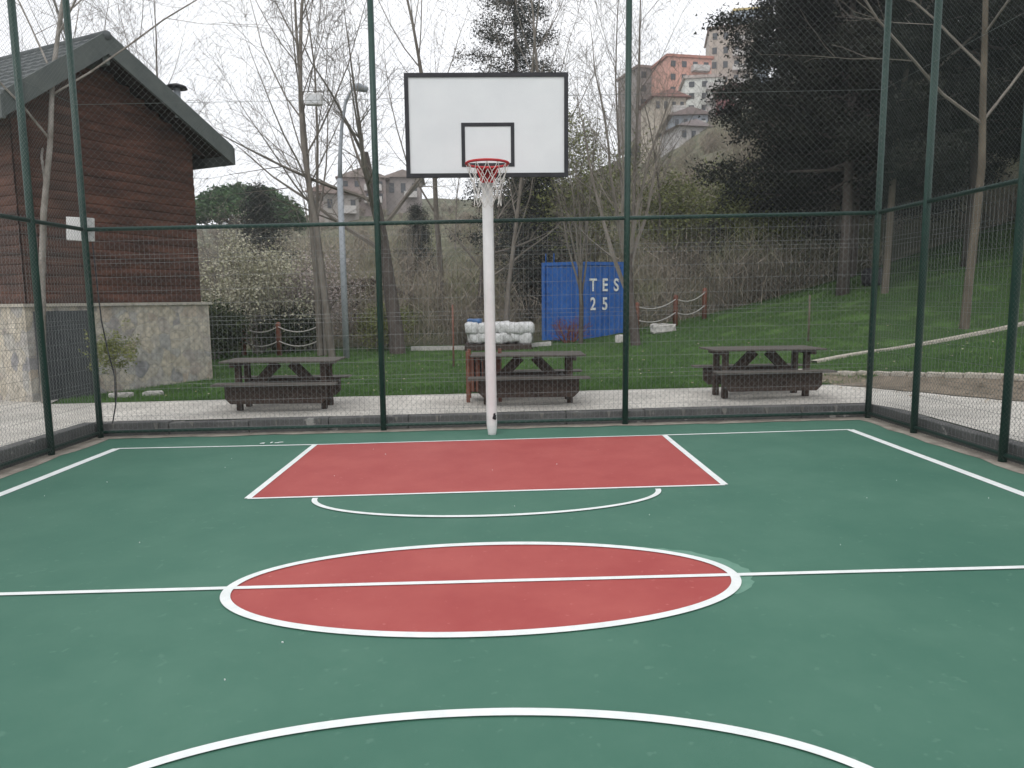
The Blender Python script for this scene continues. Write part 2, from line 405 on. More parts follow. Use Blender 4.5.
# soil bank and pale stones at the lawn's edge on the right
bank = MB(); st = MB(); rb = random.Random(4)
N = 60
def edge_pt(t, off):   # t along the edge, off across
    x = 4.75+(-.555)*(-t)+.83*off; y = 12+.83*(-t)+.555*off; return x, y
rows = [-.30, -.12, .06, .2, .36, .62]
V = []
for i in range(N+1):
    t = -.9+i*12/N
    for r in rows:
        x, y = edge_pt(t, r+rb.uniform(-.03, .03)); V.append((x, y, T(x, y)+(.026 if r < .15 else .014)))
bank.add(V, [(i*6+j, i*6+j+1, (i+1)*6+j+1, (i+1)*6+j) for i in range(N) for j in range(5)])
struct(bank.build('soil_bank', m_soil, smooth=True))
for i in range(46):
    t = -1.0+i*.26; x, y = edge_pt(t, .36+rb.uniform(-.03, .03))
    st.box((x, y, T(x, y)+.02), (.24+rb.uniform(-.03, .01), .13+rb.uniform(-.03, .03), .09), math.atan2(-.83, .555)+rb.uniform(-.12, .12))
struct(st.build('lawn_edging', m_stone_edge, bevel=.02))

# grass blades (uncountable)
rg = np.random.default_rng(1)
def blades(n, fx, hmin, hmax):
    P = fx(n); k = len(P); ang = rg.uniform(0, 2*PI, k); h = rg.uniform(hmin, hmax, k); wd = rg.uniform(.004, .009, k)
    z = np.array([T(x, y) for x, y in P]); lean = rg.uniform(-.03, .03, (k, 2))
    dx, dy = np.cos(ang)*wd, np.sin(ang)*wd
    A = np.stack([P[:, 0]-dx, P[:, 1]-dy, z-.005], 1); B = np.stack([P[:, 0]+dx, P[:, 1]+dy, z-.005], 1)
    Cc = np.stack([P[:, 0]+lean[:, 0], P[:, 1]+lean[:, 1], z+h], 1)
    V = np.stack([A, B, Cc], 1).reshape(-1, 3); return V, np.arange(len(V)).reshape(-1, 3)
def fx(n):
    y = 10.88+11.5*rg.uniform(0, 1, n)**1.7; x = rg.uniform(-.62, .8, n)*y
    keep = (y > 10.88) & ~((x < -6.9-(y-10.86)*.35))
    return np.stack([x, y], 1)[keep]
def fx2(n):
    y = rg.uniform(6.5, 12, n); x = 5.2+rg.uniform(0, 5, n)
    e = (x-4.75)*.83+(y-12)*.555
    return np.stack([x, y], 1)[e > .42]
V1, F1 = blades(130000, fx, .02, .06); V2, F2 = blades(45000, fx2, .02, .055)
stuff(npmesh('grass', np.concatenate([V1, V2]), np.concatenate([F1, F2+len(V1)]), m_blade), 'short green grass blades covering the lawn behind the picnic tables', 'grass')

# ------------------------------------------------------------------ fences
def chain_link(a, b, h, p=.082, r=.0013):
    # diamond mesh of woven zigzag wires; a->b plan points, height h, local to world coords on sloping court
    a = np.array(a, float); b = np.array(b, float); L = np.linalg.norm(b-a); d = (b-a)/L; nrm = np.array([-d[1], d[0]])
    p = p/2; nw = int(L/p); ns = int(h/p); j = np.arange(ns+1)
    rs = np.random.default_rng(int(L*100))
    V = []; F = []; base = 0
    for i in range(nw+1):
        s = i*p + (p+.003)*((j+i) % 2)
        s = np.clip(s, 0, L); z = .03+j*p
        wob = .006*np.sin(s*3.1+z*2.2)+.004*np.sin(s*9+1.3*z)
        off = (((j+i) % 2)*2-1)*.0015 + wob
        x = a[0]+d[0]*s+nrm[0]*off; y = a[1]+d[1]*s+nrm[1]*off; zz = z+GX*x
        c = np.stack([x, y, zz], 1)
        ring = np.array([[d[0]*r*1.1, d[1]*r*1.1, 0], [-d[0]*r*.6+nrm[0]*r, -d[1]*r*.6+nrm[1]*r, .0], [-d[0]*r*.6-nrm[0]*r, -d[1]*r*.6-nrm[1]*r, .0]])
        V.append((c[:, None, :]+ring[None]).reshape(-1, 3))
        q = base+np.arange(ns)*3
        for k in range(3):
            k2 = (k+1) % 3
            F.append(np.stack([q+k, q+k2, q+3+k2, q+3+k], 1))
        base += (ns+1)*3
    return np.concatenate(V), np.concatenate(F)
def weld_panel(a, b, h, off):
    mb = MB(); a = Vector(a); b = Vector(b); L = (b-a).length; d = (b-a)/L; n = Vector((-d.y, d.x))*off
    def P(s, z): q = a+d*s+n; return (q.x, q.y, z+GX*q.x)
    r = .0014; s = .03
    while s < L:
        mb.tube([P(s, .05), P(s, h+.055)], r, 3, cap=False); s += .059
    z = .09; i = 0
    while z < h+.02:
        mb.tube([P(0, z), P(L, z)], .0017, 3, cap=False); i += 1
        if i % 5 == 4:
            mb.tube([(P(0, z+.05)[0]+n.x*.4, P(0, z+.05)[1]+n.y*.4, P(0, z+.05)[2]), (P(L, z+.05)[0]+n.x*.4, P(L, z+.05)[1]+n.y*.4, P(L, z+.05)[2])], .0017, 3, cap=False)
            mb.tube([P(0, z+.10), P(L, z+.10)], .0017, 3, cap=False); z += .10; i = 0
        z += .168
    return mb
HT, HM = 5.44, 2.545
def fence(label, a, b, posts, side, wr=.0013, wm=None, wp_=.082):
    a, b = Vector(a), Vector(b)
    root = thing('chain_link_fence', label, 'fence', ((a.x+b.x)/2, (a.y+b.y)/2, 0), 0, 'green chain link fence sides round the court')
    o = Vector(root.location)
    d = (b-a).normalized(); n = Vector((-d.y, d.x))*side
    def L(p, z): return (p.x-o.x, p.y-o.y, z+GX*p.x)
    for s in posts:
        p = a+d*s
        mb = MB(); mb.tube([L(p, -.1), L(p, HT+.05)], .037, 14)
        mb.build('post', m_post, root, True)
    i = n*.0
    MB().tube([L(a, HM), L(b, HM)], .024, 10).build('middle_rail', m_post, root, True)
    MB().tube([L(a, HT), L(b, HT)], .024, 10).build('top_rail', m_post, root, True)
    MB().tube([L(a, .07), L(b, .07)], .02, 8).build('bottom_rail', m_post, root, True)
    tw = MB()
    for z in (3.98,): tw.tube([L(a-n*.03, z), L(b-n*.03, z)], .0022, 4)
    tw.build('tension_wire', m_wire, root)
    V, F = chain_link((a.x-n.x*.03, a.y-n.y*.03), (b.x-n.x*.03, b.y-n.y*.03), HT-.05, p=wp_, r=wr)
    V = V-np.array([o.x, o.y, 0]); npmesh('chain_link_mesh', V, F, wm or m_wire, root)
    wp = weld_panel(a, b, HM, .04*side)
    wp.v = [(x-o.x, y-o.y, z) for x, y, z in wp.v]
    wp.build('welded_mesh_panel', m_weld, root)
    return root
LB = CR-CL
fence('green chain link fence behind the basketball hoop at the far end of the court', (CL, FY), (CR, FY), [0, -1.4665-CL, 1.563-CL, LB], 1)
fence('green chain link fence along the left side of the court, by the log building', (CL, -2), (CL, FY-.05), [.4, 3.2, 6.0, 9.80], 1, .0012, None, .050)
fence('green chain link fence along the right side of the court, by the sloping lawn', (CR, -2), (CR, FY-.05), [.6, 3.4, 5.9, 8.36, 9.78], -1, .0013, m_wire2, .050)

# white junction box tied to the left corner of the fence, and a black cable
jb = thing('junction_box', 'dented white box plate fixed at the left fence corner on the middle rail', 'box', (CL+.02, FY+.10, GX*CL+2.56))
MB().box((-.12, 0, 0), (.32, .05, .28), mtx=Matrix.Rotation(.06, 3, 'Y')).build('cover', m_white, jb, bevel=.008)
MB().box((-.03, .03, .0), (.10, .02, .10)).build('bracket', m_galv, jb)
cb = MB(); z0 = GX*CL
cb.tube([(CL+.03, FY+.10, z0+2.4), (CL+.05, FY+.10, z0+1.8), (CL+.06, FY+.11, z0+1.45), (CL+.10, FY+.12, z0+1.1), (CL+.17, FY+.11, z0+.75), (CL+.16, FY+.1, z0+.4), (CL+.10, FY+.1, z0+.15), (CL+.16, FY+.1, z0+.12)], .008, 6)
tag(cb.build('cable', m_black, smooth=True), 'thin black cable hanging down the left corner post of the fence', 'cable')

# ------------------------------------------------------------------ basketball hoop
hx, by = -.117, 8.19
hp = thing('basketball_hoop', 'white basketball hoop with backboard, red rim and net on a single pole', 'hoop', (hx, by+.16, GX*hx))
pz = 3.9
mb = MB(); mb.tube([(.012, 0, -.03), (.012, 0, .03), (.011, 0, .10), (.01, 0, .14), (.005, 0, .8), (0, 0, 1.5), (-.01, 0, pz)], [.046, .05, .061, .063, .063, .063, .063], 20); mb.build('pole', m_white, hp, True)
mb = MB()
for (dx, dz, rr) in ((.035, .21, .016), (.045, .23, .018), (.05, .20, .014), (.042, .25, .012)):
    mb.tube([(dx-.004, -.056+(.01 if dx > .045 else 0), dz-.01), (dx+.004, -.062+(.01 if dx > .045 else 0), dz+.012)], rr, 8)
mb.build('dark_mark', m_black, hp)
bd = MB(); bz0, bz1 = 2.965, 4.075
bd.box((0, -.16, (bz0+bz1)/2), (1.80, .03, bz1-bz0)); board = bd.build('backboard', m_board, hp, bevel=.003)
fr = MB()
def rectframe(mb, x0, x1, z0, z1, w, y, th):
    mb.box(((x0+x1)/2, y, z1-w/2), (x1-x0, th, w)); mb.box(((x0+x1)/2, y, z0+w/2), (x1-x0, th, w))
    mb.box((x0+w/2, y, (z0+z1)/2), (w, th, z1-z0-2*w)); mb.box((x1-w/2, y, (z0+z1)/2), (w, th, z1-z0-2*w))
rectframe(fr, -.905, .905, bz0-.005, bz1+.005, .045, -.17, .036); fr.build('border', m_black, board)
sq = MB(); rectframe(sq, -.285, .305, 3.075, 3.55, .04, -.1775, .006); sq.build('target_square', m_black, board)
bk = MB()
for z in (3.2, 3.8):
    MB().box((0, -.10, z), (.5, .10, .06)).build('mounting_bracket', m_galv, hp)
for s in (-1, 1): MB().bar((s*.6, -.13, 3.15), (s*.03, -.03, 3.0), .04, .04).build('strut', m_galv, hp)
rc = (.005, -.16-.015-.15-.225, 3.04); RR = .225
rim = MB().tube([(rc[0]+RR*math.cos(t), rc[1]+RR*math.sin(t), rc[2]) for t in np.linspace(0, 2*PI, 48, endpoint=False)], .014, 10, closed=True).build('rim', m_rim, hp, True)
br = MB()
br.prism([(-.13, 3.06), (.13, 3.06), (.07, 2.90), (-.07, 2.90)], 'y', -.189, -.183)
br.box((rc[0], -.25, 3.035), (.15, .14, .008)); br.bar((-.06, -.19, 3.03), (-.10, rc[1]+.19, 3.04), .03, .01); br.bar((.07, -.19, 3.03), (.11, rc[1]+.19, 3.04), .03, .01)
br.prism([(-.19, 3.02), (-.19, 2.91), (-.33, 3.025)], 'x', -.05, -.042); br.prism([(-.19, 3.02), (-.19, 2.91), (-.33, 3.025)], 'x', .045, .053)
br.build('rim_bracket', m_rim, hp)
for bx_ in (-.09, .09):
    for bz_ in (3.04, 2.95):
        MB().tube([(bx_*(.9 if bz_ > 3 else .6), -.189, bz_), (bx_*(.9 if bz_ > 3 else .6), -.197, bz_)], .009, 8).build('bolt', m_galv, hp)
nb = MB(); K = 12; lv = [(0, RR), (.10, .195), (.19, .165), (.28, .145), (.36, .14), (.43, .15)]
rn = random.Random(1)
def npnt(l, k):
    zz, r = lv[l]; t = 2*PI*(k+(.5 if l % 2 else 0))/K
    return (rc[0]+r*math.cos(t), rc[1]+r*math.sin(t), rc[2]-.01-zz)
for l in range(5):
    for k in range(K):
        a = npnt(l, k)
        for k2 in ((k, k-1) if l % 2 == 0 else (k, k+1)):
            if l == 4 and (k*7+k2) % 5 == 0: continue
            b = npnt(l+1, k2); m_ = [(a[i]+b[i])/2 for i in range(3)]; m_[2] -= .012
            nb.tube([a, m_, b], .0042, 5, cap=False)
for k in range(K):
    a = npnt(0, k); nb.tube([(a[0], a[1], a[2]+.025), a], .006, 5)
nb.build('net', m_net, hp, True)

# ------------------------------------------------------------------ picnic tables
def picnic(label):
    r = thing('picnic_table', label, 'picnic table', group='picnic tables on the paving behind the fence')
    t = MB()
    for i in range(5):
        t.box((0, -.27+i*.135, .668), (1.56, .128, .024))
    t.build('tabletop', m_woodtop, r, bevel=.005)
    for sx in (-.62, .62): MB().box((sx, 0, .625), (.07, .58, .055)).build('top_bearer', m_wood, r)
    for sx in (-1, 1):
        for sy in (-1, 1):
            lg = MB(); lg.box((sx*.575, sy*.175, .325), (.075, .075, .65)); lg.build('leg', m_wood, r, bevel=.006)
    for sy, ln_, z in ((-1, 1.62, .385), (1, 1.62, .385)):
        s = MB(); s.box((0, sy*.46-.06*sy, z), (1.62, .11, .024)); s.box((0, sy*.46+.06*sy, z), (1.62, .11, .024)); s.build('seat', m_woodtop, r, bevel=.005)
        ap = MB(); h0, h1, x = .12, .371, .675
        ap.prism([(-x, h1), (-x, h0+.07), (-x+.07, h0), (x-.07, h0), (x, h0+.07), (x, h1)], 'y', sy*.42-.022, sy*.42+.022)
        ap.build('side_board', m_wood, r, bevel=.004)
    for sx in (-1, 1):
        e = MB(); e.box((sx*.50, 0, .30), (.06, .78, .13)); e.build('cross_bearer', m_wood, r, bevel=.005)
        b = MB(); b.bar((sx*.46, 0, .26), (sx*.10, 0, .63), .06, .13); b.build('brace', m_wood, r)
    return r
def onp(x, y): return (x, y, PV+.004+gslope(x))
p0 = picnic('dark wooden picnic table in front of the stone plinth, left of the other two')
p0.location = onp(-2.99, 9.85)
dup(p0, onp(.38, 9.85), 0, 'dark wooden picnic table behind the hoop pole, beside the slatted litter bin')
dup(p0, onp(3.66, 9.87), math.radians(3), 'dark wooden picnic table near the right fence corner, with the pale stake behind')

# litter bin
lb = thing('litter_bin', 'red brown slatted wooden litter bin beside the hoop pole', 'bin', onp(-.23, 10.15))
for k in range(4):
    a = k*PI/2
    for i in range(5):
        s = MB(); u = -.17+i*.085; c = (u*math.cos(a)+.21*math.sin(a), u*math.sin(a)-.21*math.cos(a), .40)
        s.box(c, (.06, .018, .50), a); s.build('slat', m_redwood, lb)
for k, (sx, sy) in enumerate(((-1, -1), (1, -1), (1, 1), (-1, 1))):
    MB().box((sx*.225, sy*.225, .36), (.05, .05, .72)).build('corner_post', m_redwood, lb)
for z in (.16, .62):
    f = MB()
    for s in (-1, 1): f.box((0, s*.19, z), (.40, .02, .05)); f.box((s*.19, 0, z), (.02, .36, .05))
    f.build('frame', m_wood, lb)
MB().tube([(0, 0, .12), (0, 0, .58)], .15, 14).build('liner', m_black, lb, True)

# ------------------------------------------------------------------ stack of white sacks on a pallet
def blob(mb, c, d, seed, n=10, rz=0):
    rr = random.Random(seed); V = []; ph = [rr.uniform(0, 6) for _ in range(6)]
    for i in range(n+1):
        th = -PI/2+PI*i/n
        for j in range(2*n):
            a = 2*PI*j/(2*n)
            e = .32
            sg = lambda v, p: math.copysign(abs(v)**p, v)
            x, y, z = sg(math.cos(th), e)*sg(math.cos(a), e), sg(math.cos(th), e)*sg(math.sin(a), e), sg(math.sin(th), .5)
            k = 1+.06*math.sin(3*a+ph[0])+.05*math.sin(5*a+4*th+ph[1])+.035*math.sin(9*a-5*th+ph[2])
            p = Matrix.Rotation(rz, 3, 'Z') @ Vector((x*d[0]/2*k, y*d[1]/2*k, z*d[2]/2*k))
            V.append((c[0]+p.x, c[1]+p.y, c[2]+p.z))
    F = [(i*2*n+j, i*2*n+(j+1) % (2*n), (i+1)*2*n+(j+1) % (2*n), (i+1)*2*n+j) for i in range(n) for j in range(2*n)]
    mb.add(V, F)
sx0, sy0 = -.05, 20.6
pl = thing('pallet', 'low dark wooden pallet carrying the white sacks', 'pallet', (sx0, sy0, T(sx0, sy0)))
mb = MB()
for i in range(8): mb.box((-.84+i*.24, 0, .17), (.2, 1.1, .025))
mb.build('deck_boards', m_wood, pl)
for yv in (-.5, 0, .5): MB().box((0, yv, .08), (1.9, .1, .15)).build('runner', m_wood, pl)
spot = ['at the left end under the blue sheet', 'second from the left', 'partly behind the hoop pole', 'right of the hoop pole', 'second from the right end', 'at the right end']
for i in range(6):
    for k in range(2):
        js = random.Random(i*11+k*5); mb = MB(); blob(mb, (js.uniform(-.03, .03), js.uniform(-.08, .04), .15+js.uniform(-.015, .03)), (.40+js.uniform(-.05, .07), .95, .35+js.uniform(-.05, .03)), i*3+k, rz=random.Random(i*5+k).uniform(-.12, .12))
        o = mb.build('sack', m_sack, smooth=True, loc=(sx0-.70+i*.30, sy0, T(sx0, sy0)+.19+k*.27))
        tag(o, 'white woven sack %s, %s layer of the stack' % (spot[i], ['bottom', 'top'][k]), 'sack', 'white sacks stacked behind the middle picnic table')
mb = MB(); blob(mb, (0, 0, .08), (.42, .8, .14), 77); tag(mb.build('tarpaulin', m_bluesack, smooth=True, loc=(sx0-.66, sy0, T(sx0, sy0)+.74)), 'small folded blue sheet lying on the left end of the white sacks', 'sheet')

# ------------------------------------------------------------------ blue container
cz = T(2.4, 22.2)
ct = thing('storage_container', 'blue corrugated steel container with white stencilled letters at the edge of the lawn', 'container', (2.40, 22.0, cz-.02))
A0, A1, A2 = Vector((-1.02, .42, 0)), Vector((0, 0, 0)), Vector((1.46, .40, 0)); A3 = A0+(A2-A1)
def corrug(p, q, h, name, amp=.035, per=.2):
    L = (q-p).length; d = (q-p)/L; n = Vector((d.y, -d.x, 0)); k = int(L/per)*4; mb = MB(); V = []
    prof = [0, 0, 1, 1]
    for i in range(k+1):
        s = L*i/k; o = amp*prof[i % 4]-amp
        x = p+d*s+n*o; V += [(x.x, x.y, .1), (x.x, x.y, h-.08)]
    mb.add(V, [(2*i, 2*i+2, 2*i+3, 2*i+1) for i in range(k)])
    return mb.build(name, m_blue, ct)
HC = 2.42
corrug(A0, A1, HC, 'side_panel'); fp = corrug(A1, A2, HC, 'front_panel'); corrug(A2, A3, HC, 'back_panel'); corrug(A3, A0, HC, 'side_panel')
for p in (A0, A1, A2, A3):
    MB().box((p.x, p.y, HC/2), (.10, .10, HC)).build('corner_post', m_blue, ct)
for p, q in ((A0, A1), (A1, A2), (A2, A3), (A3, A0)):
    for z in (.06, HC-.05): MB().bar(p+Vector((0, 0, z)), q+Vector((0, 0, z)), .06, .10).build('frame_rail', m_blue, ct)
MB().add([(A0.x, A0.y, HC-.03), (A1.x, A1.y, HC-.03), (A2.x, A2.y, HC-.03), (A3.x, A3.y, HC-.03)], [(0, 1, 2, 3)]).build('roof_sheet', m_blue, ct)
for t in (.08, .32):
    p = A0.lerp(A1, t); MB().tube([(p.x, p.y, HC-.02), (p.x, p.y, HC+.28)], .018, 6).build('roof_rod', m_blue, ct)
lad = MB()
for i in range(5): p, q = A0.lerp(A1, .03), A0.lerp(A1, .22); n = Vector((-.37, -.93, 0))*.05; z = .9+i*.3; lad.bar(p+n+Vector((0, 0, z)), q+n+Vector((0, 0, z)), .025, .025)
lad.build('ladder_rungs', m_blue, ct)
fdir = (A2-A1).normalized(); fn = Vector((fdir.y, -fdir.x, 0)); ang = math.atan2(fdir.y, fdir.x)
def letter(ch, s, z, size=.54):
    cu = bpy.data.curves.new('glyph', 'FONT'); cu.body = ch; cu.size = size; cu.extrude = .004; cu.offset = .012; cu.align_x = 'CENTER'
    to = bpy.data.objects.new('glyph_tmp', cu); COL.objects.link(to); bpy.context.view_layer.update()
    me = bpy.data.meshes.new_from_object(to.evaluated_get(bpy.context.evaluated_depsgraph_get()))
    bpy.data.objects.remove(to); me.materials.clear(); me.materials.append(m_line)
    R = Matrix.Rotation(ang, 4, 'Z') @ Matrix.Rotation(PI/2, 4, 'X') @ Matrix.Diagonal((.72, 1, 1, 1))
    me.transform(R); o = bpy.data.objects.new('painted_letter', me); COL.objects.link(o); o.parent = fp
    p = A1+fdir*s+fn*.012; o.location = (p.x, p.y, z)
for ch, s, z in (('T', .52, 1.55), ('E', .92, 1.55), ('S', 1.30, 1.55), ('2', .52, .97), ('5', .92, .97)): letter(ch, s, z-.02)

# ------------------------------------------------------------------ rope barriers
def rope_fence(label, pts, hgt=.95):
    o = Vector((pts[0][0], pts[0][1], T(*pts[0])))
    r = thing('rope_barrier', label, 'rope barrier', o)
    for x, y in pts:
        z = T(x, y); mb = MB(); mb.tube([(x-o.x, y-o.y, z-o.z-.05), (x-o.x, y-o.y, z-o.z+hgt-.12), (x-o.x, y-o.y, z-o.z+hgt-.05), (x-o.x, y-o.y, z-o.z+hgt)], [.075, .07, .07, .03], 10)
        mb.build('post', m_redwood, r, True)
    for (x0, y0), (x1, y1) in zip(pts[:-1], pts[1:]):
        for hh in (.82, .42):
            P = []
            for i in range(9):
                t = i/8; x = x0+(x1-x0)*t; y = y0+(y1-y0)*t
                z = T(x0, y0)*(1-t)+T(x1, y1)*t+hh-.16*4*t*(1-t)
                P.append((x-o.x, y-o.y-.05, z-o.z))
            MB().tube(P, .018, 6).build('rope', m_rope, r, True)
    return r
rope_fence('red brown posts with white ropes beyond the left picnic table', [(-7.4, 20.6), (-6.25, 20.2), (-5.05, 20.0)])
rope_fence('red brown posts with sagging white ropes up the lawn right of the container', [(4.1, 21.2), (5.35, 21.6), (6.35, 22.0)])

def stake(x, y, h, label, m, r=.022):
    tag(MB().tube([(0, 0, -.1), (.005, 0, h*.5), (0, .005, h)], [r, r*.95, r*.85], 7).build('wooden_stake', m, smooth=True, loc=(x, y, T(x, y))), label, 'stake')
stake(-1.02, 15.5, 1.35, 'thin brown stake standing in the grass left of the hoop pole', m_redwood)
stake(7.0, 16.0, 1.05, 'pale wooden stake in the lawn behind the right picnic table', m_tanbark)

def rock(x, y, d, seed, label, m=m_rock, dz=0):
    mb = MB(); blob(mb, (0, 0, d[2]*.3+dz), d, seed, 7); rr = random.Random(seed)
    mb.v = [(a+rr.uniform(-.02, .02)*d[0], b+rr.uniform(-.02, .02)*d[0], c+rr.uniform(-.04, .04)*d[2]) for a, b, c in mb.v]
    tag(mb.build('rock', m, loc=(x, y, T(x, y))), label, 'rock')
rock(4.75, 20.6, (.72, .35, .30), 1, 'large pale rock lying by the rope barrier on the lawn')
rock(3.35, 19.6, (.3, .2, .25), 2, 'small pale rock at the foot of the forked bare tree')
rock(-6.2, 11.6, (.35, .2, .10), 3, 'flat white stone in the grass near the plinth, nearer the small clipped tree')
rock(-5.75, 11.75, (.3, .15, .09), 4, 'flat white stone in the grass, right of the other flat stone by the plinth')

# low white kerb line far across the lawn, and path edge up the slope
def ribbon(name, pts, wd, h, m):
    mb = MB(); V = []
    P = []
    for (x0, y0), (x1, y1) in zip(pts[:-1], pts[1:]):
        for i in range(8): t = i/8; P.append((x0+(x1-x0)*t, y0+(y1-y0)*t))
    P.append(pts[-1])
    for i, (x, y) in enumerate(P):
        a = P[max(i-1, 0)]; b = P[min(i+1, len(P)-1)]; d = Vector((b[0]-a[0], b[1]-a[1])).normalized(); n = Vector((-d.y, d.x))*wd/2; z = T(x, y)
        V += [(x-n.x, y-n.y, z-.05), (x-n.x, y-n.y, z+h), (x+n.x, y+n.y, z+h), (x+n.x, y+n.y, z-.05)]
    k = len(P); F = []
    for i in range(k-1):
        for j in range(3): F.append((i*4+j, i*4+j+1, (i+1)*4+j+1, (i+1)*4+j))
    mb.add(V, F); return struct(mb.build(name, m))
ribbon('path_edging', [(-2.6, 20.9), (-.6, 20.6), (1.5, 20.9)], .12, .12, m_rock)
ribbon('path_edging', [(5.9, 13.2), (7.6, 14.2), (10, 15.0), (13.5, 16.0), (20, 17.2)], .14, .05, m_stone_edge)

# ------------------------------------------------------------------ log-clad building with stone plinth
U = Vector((.44, .898, 0)).normalized(); Wd = Vector((-U.y, U.x, 0))
W2 = Vector((-5.76, 14.24, 0)); GL = 3.5; W1 = W2-U*GL
bz = T(W2.x, W2.y)
bld = thing('log_building', 'dark log-clad building with grey tiled roof and stone base beyond the left fence', 'building', (W2.x, W2.y, bz))
def BP(s, t, z): p = U*s+Wd*t; return (p.x, p.y, z-bz)    # s along gable from W2 (negative = nearer), t along the ridge away; z world
PLZ = 1.60; EZ, PZ = 4.45, 5.77; LEN = 13
sPk = -2.11; sR, sL = .36, -3.75
def zroof(s): return PZ-(PZ-EZ)*(s-sPk)/(sR-sPk) if s > sPk else PZ-(PZ-EZ)*(sPk-s)/(sPk-sL)
def quadbox(mb, s0, s1, t0, t1, z0, z1):
    vs = [BP(s, t, z) for z in (z0, z1) for t in (t0, t1) for s in (s0, s1)]
    mb.add(vs, [(0, 2, 3, 1), (4, 5, 7, 6), (0, 1, 5, 4), (2, 6, 7, 3), (0, 4, 6, 2), (1, 3, 7, 5)])
pm = MB(); quadbox(pm, -GL, 0, 0, LEN, bz-.6, PLZ-.05)
pm.build('stone_plinth', m_stone, bld)
cp = MB(); quadbox(cp, -GL-.04, .04, -.05, LEN, PLZ-.05, PLZ+.0); cp.build('plinth_cap', m_stone_edge, bld)
rcs = MB(); quadbox(rcs, -GL+.12, -GL+.98, -.035, .1, bz-.3, PLZ-.12); rcs.build('recess_panel', mat('dark_recess_grey', (.05, .055, .06), (.08, .085, .09), 4, .6), bld)  # dark recess in the plinth, its shade put into the panel's grey colour
lg = MB(); z = PLZ; rl_ = random.Random(9); ins = .10
while z < PZ-.15:
    zt = z+.15; zz = min(zt, PZ)
    lo = -GL+ins; hi = -ins
    if zz > EZ-.05:
        f = (zz-EZ+.0)/(PZ-EZ); hi = min(hi, sR+(sPk-sR)*f-.03); lo = max(lo, sL+(sPk-sL)*f+.03)
    j = rl_.uniform(0, .012)
    # slightly rounded board profile along s
    prof = [(-.0, 0), (.012, .02), (.017, .075), (.012, .13), (0, .149)]
    V = []; 
    for s in (lo, hi):
        for o, dz in prof: V.append(BP(s, ins-o-j, z+dz))
    lg.add(V, [(i, i+1, 6+i, 5+i) for i in range(4)]+[(0, 5, 9, 4)])
    if z < EZ+.1:
        V = []
        for t in (ins, LEN):
            for o, dz in prof: V.append(BP(-GL+ins-o-j, t, z+dz))
        lg.add(V, [(i, 5+i, 6+i, i+1) for i in range(4)])
        V = []
        for t in (ins, LEN):
            for o, dz in prof: V.append(BP(-ins+o+j, t, z+dz))
        lg.add(V, [(i, i+1, 6+i, 5+i) for i in range(4)])
    z += .15
lg.build('log_wall', m_log, bld)
inn = MB(); quadbox(inn, -GL+ins+.01, -ins-.01, ins+.02, LEN, PLZ, EZ)
inn.add([BP(sL+.1, ins+.02, EZ), BP(sR-.1, ins+.02, EZ), BP(sPk, ins+.02, PZ-.1)], [(0, 1, 2)])
inn.build('wall_core', m_log, bld)
# roof slabs
def slab(sa, za, sb, zb, t0, t1, th, name, m, ovz=0):
    mb = MB(); vs = []
    for zo in (0, th):
        for t in (t0, t1):
            for s, zq in ((sa, za), (sb, zb)): vs.append(BP(s, t, zq+zo+ovz))
    mb.add(vs, [(0, 2, 3, 1), (4, 5, 7, 6), (0, 1, 5, 4), (2, 6, 7, 3), (0, 4, 6, 2), (1, 3, 7, 5)]); return mb.build(name, m, bld)
OV = -.45
slab(sPk, PZ, sR+.02, EZ-.01, OV+.04, LEN, .10, 'roof_deck', m_soffit)
slab(sPk, PZ, sL-.02, EZ-.02, OV+.04, LEN, .10, 'roof_deck', m_soffit)
# scalloped tiles on each pitch
for side, (sa, za, sb, zb) in enumerate(((sPk, PZ+.115, sR+.05, EZ+.085), (sPk, PZ+.115, sL-.05, EZ+.085))):
    mb = MB(); rows = 13 if side == 0 else 10; nt_ = 60
    for r in range(rows):
        f0, f1 = r/rows, (r+1)/rows+.02
        s0, z0_ = sa+(sb-sa)*f0, za+(zb-za)*f0; s1, z1_ = sa+(sb-sa)*f1, za+(zb-za)*f1
        V = []
        for i in range(nt_*2+1):
            t = OV+(LEN-OV)*i/(nt_*2); a = .018*(1 if i % 2 else 0)
            V += [BP(s0, t, z0_+a), BP(s1, t, z1_+.045+a), BP(s1, t, z1_+.0+a)]
        n3 = nt_*2
        mb.add(V, [(i*3, i*3+1, i*3+4, i*3+3) for i in range(n3)]+[(i*3+1, i*3+2, i*3+5, i*3+4) for i in range(n3)])
    mb.build('roof_tiles', m_roof, bld)
def rake(sa, za, sb, zb, name):
    mb = MB(); vs = []
    for t in (OV-.02, OV+.03):
        for s, zq in ((sa, za), (sb, zb)):
            vs += [BP(s, t, zq-.17), BP(s, t, zq+.18)]
    mb.add(vs, [(0, 1, 3, 2), (4, 6, 7, 5), (0, 4, 5, 1), (2, 3, 7, 6), (0, 2, 6, 4), (1, 5, 7, 3)]); mb.build(name, m_fascia, bld)
rake(sPk, PZ, sR+.05, EZ-.02, 'rake_board'); rake(sPk, PZ, sL-.05, EZ-.02, 'rake_board')
fb = MB(); quadbox(fb, sR+.03, sR+.08, OV-.02, LEN, EZ-.19, EZ+.13); fb.build('eave_board', m_fascia, bld)
fb = MB(); quadbox(fb, sL-.09, sL-.04, OV-.02, LEN, EZ-.22, EZ+.10); fb.build('eave_board', m_fascia, bld)
rbm = MB(); quadbox(rbm, sPk-.06, sPk+.06, OV+.05, .2, PZ-.32, PZ-.12); rbm.build('ridge_beam', m_fascia, bld)
